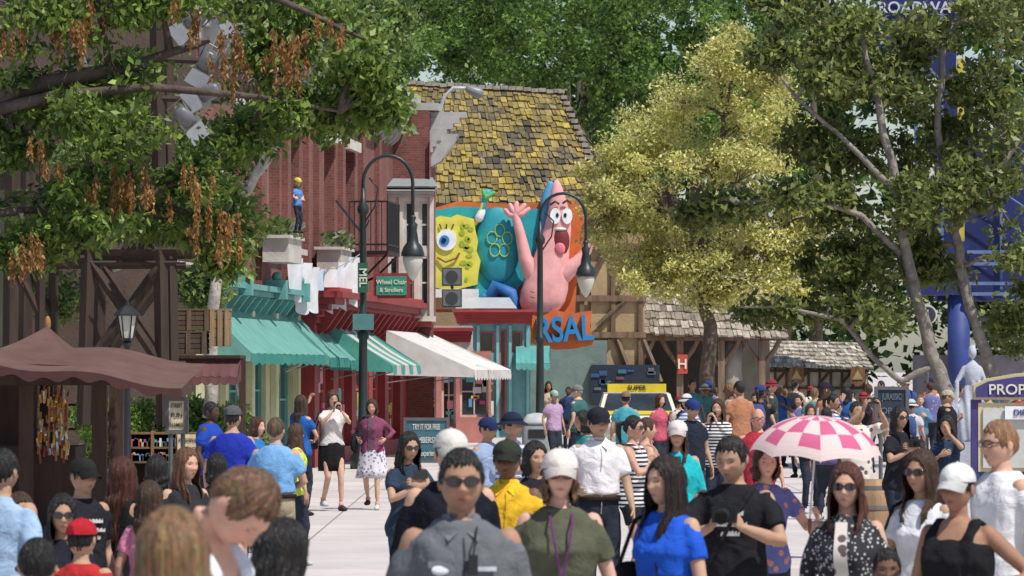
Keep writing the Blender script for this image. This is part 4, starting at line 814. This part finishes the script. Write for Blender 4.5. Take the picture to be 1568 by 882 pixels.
b.part('headlights'); [b.a(g_ell((sx*.68,-2.12,.68),(.17,.06,.1)),GLOBE,True) for sx in(-1,1)]; b.part('grille').a(g_bx(-.45,.45,-2.19,-2.14,.5,.72),[METAL,(.03,.03,.03)])
b.part('roof_sign').a(g_bx(-.7,.7,-.1,.35,1.46,1.66),(.65,.5,.03)); b.part('mirrors'); [b.a(g_ell((sx*1.0,-.7,1.02),(.12,.06,.08)),c,True) for sx in(-1,1)]
b.part('wheels'); [b.a(g_tube([(sx*.78,yy,.33),(sx*.95,yy,.33)],[.33]*2,20),[METAL,(.02,.02,.02)]) for sx in(-1,1) for yy in(-1.35,1.35)]
b.text('SUPER',.16,(0,-.12,1.56),UP,(.02,.02,.02),.005); b.finish()
# umbrella
Ub=Vector(((1234-CX)/250,F/250-.33,1.22)); b=B('umbrella'); apex=Ub+Vector((.05,0,.50)); tilt=Matrix.Rotation(.05,3,'Y')@Matrix.Rotation(.10,3,'X')
b.part('shaft').a(g_tube([Ub-Vector((0,0,.12)),apex+Vector((0,0,.05))],[.006]*2,6),[METAL,(.5,.5,.5)]); b.part('handle').a(g_tube([Ub-Vector((0,0,.12)),Ub-Vector((0,0,.2)),Ub+Vector((.02,0,-.24))],[.012]*3,8),[WOOD,(.2,.08,.04)],True)
PNK=vcm('umbrella_pink',.8,.08,3,0,transl=.35,col=(.62,.13,.26)); WHT=vcm('umbrella_white',.8,.06,3,0,transl=.35,col=(.76,.62,.60))
b.part('canopy'); na,nr=64,12
def up(i,j):
    a=2*math.pi*i/na; k=j/nr; r=.40*math.sin(k*1.25)/math.sin(1.25); h=.23*(math.cos(k*1.25)-1)/(1-math.cos(1.25)); sg=abs(math.sin(a*4)); r*=1-.05*sg*k; h+=.022*sg*k*k
    return apex+tilt@Vector((r*math.cos(a),r*math.sin(a),h))
for i in range(na):
    for j in range(nr):
        band=[0,0,0,1,1,1,1,2,2,2,3,3][j]; half=1 if (i%8)<4 else 0; pat=(band+half)%2 if band<3 else 1
        b.a(([up(i,j),up(i+1,j),up(i+1,j+1),up(i,j+1)],[(0,1,2,3)]),PNK if pat==0 else WHT,True)
b.part('ribs')
for i in range(0,na,8): b.a(g_tube([up(i,j)-Vector((0,0,.008)) for j in range(nr+1)],[.003]*(nr+1),4),[METAL,(.5,.5,.5)])
b.finish()
# property sign right
s=130; y=F/s; X=lambda u:(u-CX)/s; Z=lambda v:CH+(HV-v)/s
b=B('property_sign',Matrix.Translation((0,y,0))); NV=(.05,.04,.16); CRM=(.55,.46,.27)
b.part('header').a(g_prism([(X(1490),Z(612)),(X(1490),Z(590)),(X(1510),Z(580)),(X(1555),Z(572)),(X(1600),Z(568)),(X(1680),Z(580)),(X(1700),Z(612))],-.05,.1),CRM); b.a(g_prism([(X(1494),Z(608)),(X(1494),Z(593)),(X(1512),Z(584)),(X(1556),Z(577)),(X(1600),Z(574)),(X(1678),Z(585)),(X(1696),Z(608))],-.09,-.052),NV)
b.text('PROPERTY',.17,(X(1567),-.1,Z(597)),UP,(.6,.58,.5),.008,1.05)
b.part('panel').a(g_bx(X(1497),X(1690),-.04,.08,Z(722),Z(617)),CRM); b.a(g_bx(X(1504),X(1683),-.07,-.042,Z(716),Z(625)),(.5,.5,.47)); b.a(g_bx(X(1515),X(1535),-.09,-.072,Z(708),Z(645)),(.1,.1,.15))
b.a(g_bx(X(1537),X(1640),-.12,-.092,Z(642),Z(622)),(.7,.7,.7)); b.text('DIRECTORY',.10,(X(1585),-.13,Z(632)),UP,(.05,.05,.2),.004)
b.part('posts'); [b.a(g_bx(X(u),X(u)+.12,-.03,.09,0,Z(612)),NV) for u in(1487,1692)]
b.finish()
b=B('information_sign',Matrix.Translation(((1420-CX)/62,F/62,0))); zc=CH+(HV-482)/62
b.part('disc').a(g_tube([(0,0,zc),(0,-.06,zc)],[.24]*2,24),(.5,.5,.5)); b.a(g_tube([(0,-.061,zc),(0,-.08,zc)],[.20]*2,24),(.03,.03,.04)); b.part('post').a(g_tube([(0,.04,0),(0,.04,zc)],[.035]*2,8),[METAL,(.1,.1,.1)])
b.text('i',.34,(0,-.085,zc),UP,(.65,.65,.65),.005); b.finish()
signboard('menu_board',1365,597,640,.40,105,(.02,.03,.05),['JURASSIC','OPEN'],(.12,.14,.18))
b=B('wooden_barrel',Matrix.Translation(((1338-CX)/150,F/150,0)))
b.a(g_lathe((0,0,0),[(.20,0),(.25,.25),(.27,.45),(.25,.7),(.20,.88),(.0,.885)],20),[WOOD,(.32,.2,.11)],True)
for z,r in((.12,.232),(.3,.263),(.6,.263),(.8,.226)): b.a(g_lathe((0,0,z),[(r,-.02),(r+.006,-.02),(r+.006,.02),(r,.02)],20),[METAL,(.15,.14,.13)])
b.finish()
# statue
b=B('white_statue',Matrix.Translation(((1487-CX)/88,F/88,0))); c=[STUCCO,(.42,.44,.50)]
b.part('plinth').a(g_bx(-.35,.35,-.3,.3,0,.75),c)
pp=[g_loft([(.75,.28,.22,.0,0),(1.2,.24,.18,-.05,0),(1.55,.18,.14,.0,0),(1.75,.12,.1,.03,0),(1.95,.15,.12,.02,0),(2.05,.14,.1,.02,0),(2.15,.05,.06,.02,0)],18),g_ell((.02,-.02,2.30),(.075,.09,.115)),g_tube([(.15,0,2.02),(.24,0,1.80),(.1,-.16,1.68)],[.05,.04,.032],8,rnd=True),g_tube([(-.12,0,2.02),(-.24,-.03,1.8),(-.30,-.1,1.5),(-.34,-.05,1.0)],[.055,.05,.06,.08],8,rnd=True),g_tube([(.0,.0,2.36),(.05,.08,2.40)],[.055,.045],8,rnd=True)]
V,N,f_=remesh(cat(pp),.02,4); V=V+N*(.014*np.sin(V[:,0]*45+V[:,2]*4)*(V[:,2]<1.8))[:,None]; b.part('figure').a((V,f_),c,True); b.finish()
# ---------------- left foreground
s=125; y=F/s; X=lambda u:(u-CX)/s; Z=lambda v:CH+(HV-v)/s
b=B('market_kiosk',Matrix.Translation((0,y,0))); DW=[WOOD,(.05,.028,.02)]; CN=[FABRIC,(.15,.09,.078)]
b.part('posts'); [b.a(g_bx(X(u)-.09,X(u)+.09,yy,yy+.16,0,Z(560)),DW) for u in(40,152) for yy in(0,2.2)]
b.a(g_bx(X(-60),X(170),-.1,.02,Z(590),Z(575)),DW)
b.part('canopy')
ap=(X(58),1.1,Z(498)); c4=[(X(-70),-.6,Z(545)),(X(140),-.6,Z(560)),(X(140),2.6,Z(552)),(X(-70),2.6,Z(540))]
for i in range(4):
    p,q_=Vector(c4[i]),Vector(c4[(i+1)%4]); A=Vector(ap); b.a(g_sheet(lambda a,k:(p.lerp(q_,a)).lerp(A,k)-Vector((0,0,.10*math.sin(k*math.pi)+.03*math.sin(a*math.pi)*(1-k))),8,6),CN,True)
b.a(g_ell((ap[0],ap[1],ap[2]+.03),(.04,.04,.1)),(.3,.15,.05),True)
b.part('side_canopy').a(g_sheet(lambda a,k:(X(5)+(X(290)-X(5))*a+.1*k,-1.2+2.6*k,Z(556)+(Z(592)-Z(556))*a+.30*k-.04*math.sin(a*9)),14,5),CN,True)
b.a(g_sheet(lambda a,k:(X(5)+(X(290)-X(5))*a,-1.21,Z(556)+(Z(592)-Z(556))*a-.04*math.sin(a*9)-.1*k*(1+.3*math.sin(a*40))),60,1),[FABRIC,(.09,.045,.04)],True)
b.part('counter').a(g_bx(X(-80),X(112),.3,1.6,0,1.05),DW); b.a(g_bx(X(-80),X(30),1.9,2.,0,Z(570)),DW)
for z_ in(1.25,1.55): b.a(g_bx(X(52),X(112),.35,.6,z_,z_+.03),DW)
b.part('merchandise')
for i in range(110): u=R.uniform(56,104); z=R.uniform(1.0,1.8); b.a(g_tube([(X(u),R.uniform(0,.25),z),(X(u),R.uniform(0,.25),z-R.uniform(.06,.2))],[.015]*2,5),[METAL,R.choice([(.5,.25,.05),(.6,.4,.1),(.3,.1,.05),(.5,.5,.5),(.2,.05,.03)])])
for u in(58,74,88,102): b.a(g_tube([(X(u),.12,.95),(X(u),.12,1.8)],[.01]*2,5),[METAL,(.3,.2,.1)])
b.finish()
b=B('souvenir_cart',Matrix.Translation((0,F/105,0))); s=105; X=lambda u:(u-CX)/s; Z=lambda v:CH+(HV-v)/s
b.part('shelf').a(g_bx(X(197),X(322),.3,.36,.0,Z(664)),DW)
for v in(662,684,706): b.a(g_bx(X(197),X(322),-.05,.298,Z(v+3),Z(v)),[WOOD,(.2,.11,.05)])
for u in(197,232,270,320): b.a(g_bx(X(u),X(u)+.04,-.08,.296,0,Z(660)),[WOOD,(.2,.11,.05)])
b.part('souvenirs')
for i in range(120): u=R.uniform(201,268); v=R.choice([684,706]); h=R.uniform(.06,.13); b.a(g_bx(X(u),X(u)+.03,-.03,.1,Z(v)+.002,Z(v)+h),R.choice([(.6,.1,.1),(.1,.3,.6),(.6,.5,.1),(.6,.6,.6),(.05,.3,.15),(.3,.1,.3)]))
b.part('sign').a(g_bx(X(273),X(322),-.14,-.09,Z(698),Z(665)),[WOOD,(.55,.47,.30)]); b.text('PERSONALIZED',.075,(X(297),-.15,Z(674)),UP,(.1,.05,.03),.003,.8); b.text('GIFTS',.08,(X(297),-.15,Z(688)),UP,(.1,.05,.03),.003)
b.finish()
b=B('wooden_crates',Matrix.Translation((0,F/98,0))); s=98; X=lambda u:(u-CX)/s; Z=lambda v:CH+(HV-v)/s
def crate(x0,x1,z0,z1,y0,y1,c):
    b.a(g_bx(x0+.02,x1-.02,y0+.02,y1-.02,z0,z1),[WOOD,tuple(v*.6 for v in c)]); n=4
    for i in range(n): a=z0+(z1-z0)*i/n; b.a(g_bx(x0,x1,y0,y1,a+.004,a+(z1-z0)/n-.006),[WOOD,tuple(v*R.uniform(.8,1.2) for v in c)])
    for xx in(x0,x1-.07,(x0+x1)/2-.03): b.a(g_bx(xx,xx+.07,y0-.025,y0-.002,z0,z1),[WOOD,tuple(v*1.3 for v in c)])
    b.a(g_bx(x0-.01,x1+.01,y0-.01,y1+.01,z1+.002,z1+.03),[WOOD,tuple(v*1.2 for v in c)])
crate(X(262),X(318),Z(542),Z(510),-.3,.4,(.09,.06,.04)); crate(X(260),X(322),Z(506),Z(476),-.28,.35,(.10,.065,.04)); crate(X(323),X(352),Z(530),Z(476),-.2,.4,(.24,.16,.09))
b.part('platform').a(g_bx(X(258),X(372),-.6,.8,Z(549),Z(544)),DW); b.part('maroon_awning'); awning(b,X(262),X(372),Z(548),Z(575),.7,(.15,.07,.07),y=-.4,seg=8,val=.15)
b.part('posts'); [b.a(g_bx(X(u),X(u)+.1,0,.1,0,Z(549)),DW) for u in(264,366)]
b.finish()
b=B('lantern_post',Matrix.Translation(((195-CX)/106,F/106,0))); z=CH+(HV-522)/106; c=[METAL,(.02,.022,.025)]
b.part('post').a(g_lathe((0,0,0),[(.12,0),(.12,.2),(.06,.3),(.045,z-.1),(.08,z-.05),(.05,z)],12),c,True); b.part('cage').a(g_lathe((0,0,z),[(.07,0),(.12,.04),(.0,.041)],6),c); b.a(g_lathe((0,0,z+.36),[(.2,0),(.19,.03),(.08,.13),(.03,.16),(.02,.22),(.0,.23)],6),c)
for k in range(6): a=k*math.pi/3; b.a(g_tube([(.09*math.cos(a),.09*math.sin(a),z+.03),(.15*math.cos(a),.15*math.sin(a),z+.37)],[.01]*2,4),c)
b.part('glass').a(g_lathe((0,0,z+.04),[(.075,0),(.13,.32)],6),GLOBE); b.finish()
# timber tower
s=104; X=lambda u:(u-CX)/s; Z=lambda v:CH+(HV-v)/s
b=B('timber_tower',Matrix.Translation((0,F/s,0))); c=[WOOD,(.045,.028,.02)]
def beam(u0,v0,u1,v1,r=.09,y0=0,y1=0): b.a(g_tube([(X(u0),y0,Z(v0)),(X(u1),y1,Z(v1))],[r*1.05]*2,4),c)
for y0 in(0,1.8):
    beam(250,650,238,-20,.1,y0,y0); beam(128,650,140,200,.1,y0,y0); beam(243,410,135,560,.08,y0,y0); beam(138,400,247,560,.07,y0,y0); beam(60,382,300,382,.09,y0,y0); beam(60,402,270,402,.05,y0,y0); beam(120,300,250,290,.08,y0,y0); beam(138,300,240,380,.06,y0,y0); beam(100,560,270,560,.07,y0,y0)
    beam(14,650,20,200,.11,y0,y0); beam(-40,400,130,395,.1,y0,y0); beam(60,650,62,380,.07,y0,y0); beam(20,400,60,480,.05,y0,y0); beam(240,210,160,380,.06,y0,y0)
for v in(20,90,150): beam(238,v,335,v+4,.045)
b.finish()
b=B('wooden_building',Fc_(89).M); s=89; X=lambda u:(u-CX)/s; Z=lambda v:CH+(HV-v)/s
b.part('walls').a(g_bx(X(-460),X(75),0,5,0,Z(170)),[WOOD,(.07,.05,.04)]); b.part('planks')
for i in range(28): u=-295+i*13.2; b.a(g_bx(X(u),X(u+12),-.04,-.002,0,Z(170)),[WOOD,tuple(v*R.uniform(.7,1.3) for v in (.065,.048,.038))])
b.part('roof').a(([(X(-480),-.6,Z(172)),(X(90),-.6,Z(172)),(X(75),3,Z(80)),(X(-460),3,Z(80))],[(0,1,2,3)]),[SHING,(.08,.07,.065)]); b.part('door').a(g_bx(X(-40),X(0),-.08,-.045,0,2.4),(.03,.1,.05)); b.finish()
for u,v,r in ((300,30,.9),(335,12,-.6),(318,92,.5),(322,140,1.1),(282,178,-.7),(120,95,-.3)):
    b=B('stage_light',Matrix.Translation(W(u,v,106))@Matrix.Rotation(r,4,'Y')@Matrix.Rotation(.5,4,'X')@Matrix.Scale(.5,4)); b.part('housing').a(g_loft([(-.3,.22,.22,0,0),(0,.24,.24,0,0),(.25,.17,.17,0,0),(.32,.1,.1,0,0)],16,3),[METAL,(.14,.14,.15)],True)
    b.part('shade').a(([(-.28,-.28,-.3),(.28,-.28,-.3),(.34,-.4,-.75),(-.34,-.4,-.75),(-.28,.28,-.3),(.28,.28,-.3),(.34,.4,-.75),(-.34,.4,-.75)],[(0,1,2,3),(4,5,6,7),(0,3,7,4)]),[METAL,(.36,.37,.38)]); b.part('yoke').a(g_tube([(-.27,0,0),(-.27,0,.5),(.27,0,.5),(.27,0,0)],[.025]*4,6),[METAL,(.1,.1,.1)]); b.finish()
# ---------------- foliage
def leaves(b,C,Rm,n,size,cols,flat=.35,droop=0.,rg=NR,asp=.5,tint=.2):
    k=len(C); idx=rg.integers(0,k,n); d=rg.normal(size=(n,3)); d/=np.linalg.norm(d,axis=1)[:,None]; r=rg.random((n,1))**.45
    P=C[idx]+d*r*Rm[idx]; a=rg.normal(size=(n,3)); a[:,2]-=droop; a/=np.linalg.norm(a,axis=1)[:,None]
    up_=rg.normal(size=(n,3))*.7+np.array([0,0,flat*2]); c=np.cross(a,up_); c/=np.linalg.norm(c,axis=1)[:,None]+1e-9; nn=np.cross(a,c)
    Ls=size*rg.uniform(.6,1.25,(n,1)); w=Ls*asp*.5; V=np.stack([P,P+a*Ls*.45+c*w+nn*Ls*.08,P+a*Ls,P+a*Ls*.45-c*w+nn*Ls*.08],1).reshape(-1,3)
    cc=np.array(cols)[rg.integers(0,len(cols),n)]*rg.uniform(.65,1.3,(n,1))*rg.uniform(1-tint,1+tint,(k,1))[idx]; return V,np.repeat(cc,4,0)
def leafobj(name,V,C,parent=None):
    n=len(V)//4; me=bpy.data.meshes.new(name); me.vertices.add(4*n); me.vertices.foreach_set('co',V.astype('f').ravel()); me.loops.add(4*n); me.loops.foreach_set('vertex_index',np.arange(4*n,dtype=np.int32)); me.polygons.add(n); me.polygons.foreach_set('loop_start',np.arange(0,4*n,4,dtype=np.int32))
    me.update(calc_edges=True); at=me.color_attributes.new('Col','FLOAT_COLOR','POINT'); c=np.ones((4*n,4),'f'); c[:,:3]=C; at.data.foreach_set('color',c.ravel()); me.materials.append(LEAF)
    o=bpy.data.objects.new(name,me); LINK.append(o)
    if parent: o.parent=parent
    return o
def tree(name,trunks,clumps,s,leaf,n,cols,bark,depth=1.,sub=9,sr=.42,droop=0.,seeds=None,flat=.35,asp=.5,tint=.25):
    b=B(name); b.part('trunk'); TP=[]
    for tr,r0,r1 in trunks:
        pts=[W(u,v,s)+Vector((0,dy,0)) for u,v,dy in tr]
        fine=[]
        for i in range(len(pts)-1):
            for k in range(4): fine.append(pts[i].lerp(pts[i+1],k/4)+Vector((R.uniform(-1,1),R.uniform(-1,1),0))*.25*r0)
        fine.append(pts[-1]); m=len(fine); b.a(g_tube(fine,[r0+(r1-r0)*i/(m-1) for i in range(m)],9),[BARK,bark],True); TP+=fine[m//3:]
    b.part('branches'); CC=[];RR=[]
    for (u,v,ru,rv) in clumps:
        c=W(u,v,s); ru,rv=ru/s,rv/s; dd=max(ru,rv)*depth; base=c+Vector((0,R.uniform(-.5,.8)*depth,0))
        tp=min(TP,key=lambda p:(p-base).length+max(0,p.z-base.z)*1.5); mid=tp.lerp(base,.5)+Vector((0,0,.12*(base-tp).length)); b.a(g_tube([tp,tp.lerp(mid,.5)+Vector((0,0,.05)),mid,base],[.05,.045,.035,.02],6),[BARK,bark],True)
        for k in range(sub):
            d=Vector((R.gauss(0,1),R.gauss(0,1),R.gauss(0,1))).normalized()*R.random()**.4; p=base+Vector((d.x*ru,d.y*dd,d.z*rv)); q=R.uniform(.55,1.25)*sr
            CC.append(p); RR.append((q*1.15,q,q*.7)); b.a(g_tube([base.lerp(mid,.3*R.random()),base.lerp(p,.5)+Vector((0,0,.08)),p],[.018,.012,.006],5),[BARK,bark])
    root=b.finish(); V,C=leaves(b,np.array([tuple(c) for c in CC]),np.array(RR),n,leaf,cols,flat,droop,asp=asp,tint=tint); leafobj('foliage',V,C,root)
    if seeds:
        V,C=leaves(b,np.array([tuple(W(u,v,s)+Vector((R.uniform(-.1,.1),R.uniform(-1.2,-.2),0))) for u,v,_ in seeds]),np.array([(.045,.045,h/s*.5) for _,_,h in seeds]),60*len(seeds),.07,[(.34,.17,.05),(.42,.24,.09),(.25,.12,.04)],0,2.5,asp=.4); leafobj('seed_clusters',V,C,root)
    return root
G1=[(.14,.22,.04),(.19,.28,.055),(.08,.14,.035),(.25,.33,.07)]
seeds=[(u+R.uniform(-24,24),v+R.uniform(-24,24),R.uniform(30,60)) for u,v in [(110,55),(125,60),(135,40),(365,80),(350,110),(430,100),(445,80),(440,110),(285,35),(340,345),(325,360),(350,370),(60,390),(45,405),(225,290),(235,300),(300,290),(15,80),(500,60),(80,250),(170,300)] for _ in range(6)]
tree('sweetgum_tree',[([(-160,640,0),(-150,400,0),(-120,250,0),(-40,160,0),(60,130,0),(200,100,0),(320,60,0)],.28,.04),([(-120,260,0),(-60,60,.2),(20,-20,.3),(200,-60,.5)],.15,.04),([(-60,180,0),(80,150,-.3),(230,135,-.3),(400,150,-.2),(520,170,0)],.09,.02),([(-150,400,0),(-60,330,0),(60,320,.2),(200,330,.2)],.10,.02),([(20,-20,.3),(250,-40,0),(430,0,0),(560,60,0)],.1,.02)],
 [(40,20,100,60),(150,10,90,50),(240,0,50,35),(380,0,80,35),(470,40,80,45),(545,100,45,40),(60,110,80,50),(180,110,60,40),(110,190,90,50),(20,200,70,60),(210,215,60,45),(370,200,50,30),(440,150,60,40),(520,170,50,30),(50,290,80,55),(150,290,70,45),(40,370,60,40),(140,345,60,30),(230,330,50,35),(330,340,50,40),(350,385,40,30),(300,270,50,35),(420,70,60,40),(570,130,30,25),(590,160,20,25)],
 120,.14,24000,G1,(.09,.07,.055),depth=1.2,sub=10,sr=.33,droop=.9,seeds=seeds)
tree('plane_tree',[([(322,640,0),(326,480,0),(338,390,0),(370,320,0),(398,250,0),(415,190,0)],.11,.06),([(338,390,0),(380,290,0),(430,210,0),(460,120,0)],.09,.03)],[(330,230,60,60),(390,170,60,50),(460,90,80,50),(535,50,70,45),(300,330,50,50),(430,40,80,50),(300,440,30,25),(350,300,40,40),(560,20,50,40),(595,40,30,40),(250,250,60,70),(220,150,70,70),(150,230,70,60),(80,330,60,50),(60,460,50,30)],95,.12,24000,[(.17,.24,.06),(.22,.29,.08),(.10,.17,.05)],(.42,.38,.33),sub=9,sr=.45)
tree('golden_locust_tree',[([(1085,640,0),(1085,500,0),(1075,400,0),(1090,300,0),(1110,180,0)],.22,.05),([(1080,420,0),(1030,340,0),(990,280,0)],.12,.03),([(1080,430,0),(1150,380,0),(1200,350,0)],.12,.03)],
 [(1130,85,50,35),(1100,115,75,45),(1050,160,70,45),(985,210,60,45),(940,245,50,40),(1140,190,80,50),(1050,260,90,50),(940,295,55,40),(1130,280,90,60),(1000,335,75,45),(1090,360,80,45),(925,330,35,45),(980,390,60,35),(1180,360,80,60),(1060,420,70,35),(1230,400,60,45),(1150,430,80,40),(1010,430,50,25),(1090,455,50,20),(1190,120,50,40),(1210,230,60,50),(1250,330,50,40),(1220,450,50,30)],60,.125,66000,[(.62,.60,.20),(.70,.66,.25),(.48,.50,.15),(.74,.70,.32)],(.12,.09,.07),depth=1.2,sub=14,sr=.5,flat=.9,tint=.12)
tree('elm_tree',[([(1470,665,0),(1452,600,0),(1425,540,0),(1395,430,0),(1378,300,0),(1350,180,0),(1320,60,0)],.18,.06),([(1560,640,.5),(1520,560,.5),(1490,470,.5),(1465,350,.5),(1440,200,.5),(1450,40,.5)],.15,.06),([(1425,560,0),(1380,585,0),(1335,545,0),(1290,490,0),(1200,470,0),(1130,470,0)],.075,.02),([(1390,400,0),(1320,330,0),(1230,300,0),(1130,310,0)],.08,.02),([(1465,350,.4),(1540,250,.3),(1600,150,.3)],.08,.03),([(1378,300,0),(1300,220,0),(1220,150,0),(1170,80,0)],.07,.02)],
 [(1200,15,60,30),(1260,60,60,45),(1320,30,70,40),(1390,60,60,40),(1470,30,70,50),(1550,30,60,50),(1240,130,60,35),(1330,130,80,45),(1410,130,60,50),(1520,120,70,50),(1250,205,50,35),(1290,230,60,45),(1380,230,60,45),(1460,210,60,50),(1545,210,60,60),(1120,312,40,12),(1240,300,50,28),(1310,320,60,40),(1400,310,40,40),(1520,310,60,45),(1075,322,25,10),(1290,400,55,35),(1350,400,50,40),(1470,290,50,45),(1190,475,55,15),(1280,470,55,30),(1340,480,50,30),(1575,400,40,50),(1420,380,30,30),(1565,500,30,40),(1180,80,30,25),(1450,420,40,25)],
 76,.19,32000,[(.15,.19,.05),(.20,.24,.065),(.10,.14,.045),(.28,.30,.09)],(.26,.23,.20),depth=1.5,sub=10,sr=.45,flat=.3)
def mass(name,C,Rm,n,size,cols,tint=.3): V,Cc=leaves(None,np.array(C),np.array(Rm),n,size,cols,.5,asp=.6,tint=tint); return leafobj(name,V,Cc)
C=[];Rm=[]
for i in range(300):
    u=R.uniform(540,1230); v=R.uniform(-60,260); s=33+R.uniform(-2,2); p=W(u,v,s); C.append(tuple(p)); q=R.uniform(.5,1.25); Rm.append((q,q*1.1,q*.8))
mass('background_trees',C,Rm,90000,.27,[(.10,.19,.035),(.15,.26,.05),(.055,.11,.03),(.22,.33,.07)])
C=[];Rm=[]
for i in range(620):
    u=R.uniform(-260,1850); v=R.uniform(-120,600); s=28+R.uniform(-1.5,1.5); C.append(tuple(W(u,v,s))); q=R.uniform(1.5,2.6); Rm.append((q,q,q*.8))
mass('background_trees',C,Rm,80000,.65,[(.06,.11,.025),(.08,.15,.03),(.04,.08,.02)])
b=B('background_trunks')
for i in range(24): x=W(R.uniform(500,1250),300,31.5); b.a(g_tube([(x.x,x.y,0),(x.x+.3,x.y,8),(x.x,x.y,16)],[.35,.28,.1],7),[BARK,(.08,.06,.05)],True)
b.finish()
def hedge(name,u0,u1,v0,s,n,col,dep=.6):
    C=[];Rm=[]; h=CH+(HV-v0)/s
    for i in range(int((u1-u0)/4)): C.append(((R.uniform(u0,u1)-CX)/s,F/s+R.uniform(0,dep*2),R.uniform(.2,h-.15))); Rm.append((.28,.28,.22))
    mass(name,C,Rm,n,.09,col)
hedge('hedge',115,270,612,98,11000,[(.16,.28,.045),(.24,.38,.07),(.09,.17,.03)]); hedge('hedge',270,400,608,92,9000,[(.13,.23,.045),(.19,.3,.06)])
hedge('hedge',1330,1600,606,52,7000,[(.07,.13,.03),(.11,.18,.04)])
b=B('planter_wall'); b.a(g_bx(-7.2,-4.4,F/98-.45,F/98-.3,0,.45),[STUCCO,(.3,.22,.17)]); b.finish()
print('built',time.time()-T0)
# ---------------- camera, light, world
for o in LINK: sc.collection.objects.link(o)
cam=bpy.data.cameras.new('camera'); co=bpy.data.objects.new('camera',cam); sc.collection.objects.link(co); sc.camera=co
cam.sensor_width=36; cam.lens=36*F/1568; cam.clip_end=5000; cam.clip_start=1; co.location=(0,0,CH); co.rotation_euler=(math.radians(90)+math.atan((HV-441)/F),0,0)
cam.dof.use_dof=True; cam.dof.focus_distance=65; cam.dof.aperture_fstop=11
sd=Vector((.36,-.36,.86)).normalized(); su=bpy.data.lights.new('sun','SUN'); su.energy=5.0; su.angle=math.radians(.5); su.color=(1,.96,.9); so=bpy.data.objects.new('sun',su); so.rotation_euler=sd.to_track_quat('Z','Y').to_euler(); sc.collection.objects.link(so)
w=bpy.data.worlds.new('World'); sc.world=w; w.use_nodes=True; nt=w.node_tree; bg=nt.nodes['Background']; sk=nt.nodes.new('ShaderNodeTexSky'); sk.sky_type='NISHITA'; sk.sun_disc=False; sk.sun_elevation=math.asin(sd.z); sk.sun_rotation=math.atan2(sd.x,sd.y); nt.links.new(sk.outputs[0],bg.inputs[0]); bg.inputs[1].default_value=.12
sc.view_settings.view_transform='Standard'; sc.view_settings.look='None'; sc.view_settings.exposure=0
print('done',time.time()-T0,len(LINK))
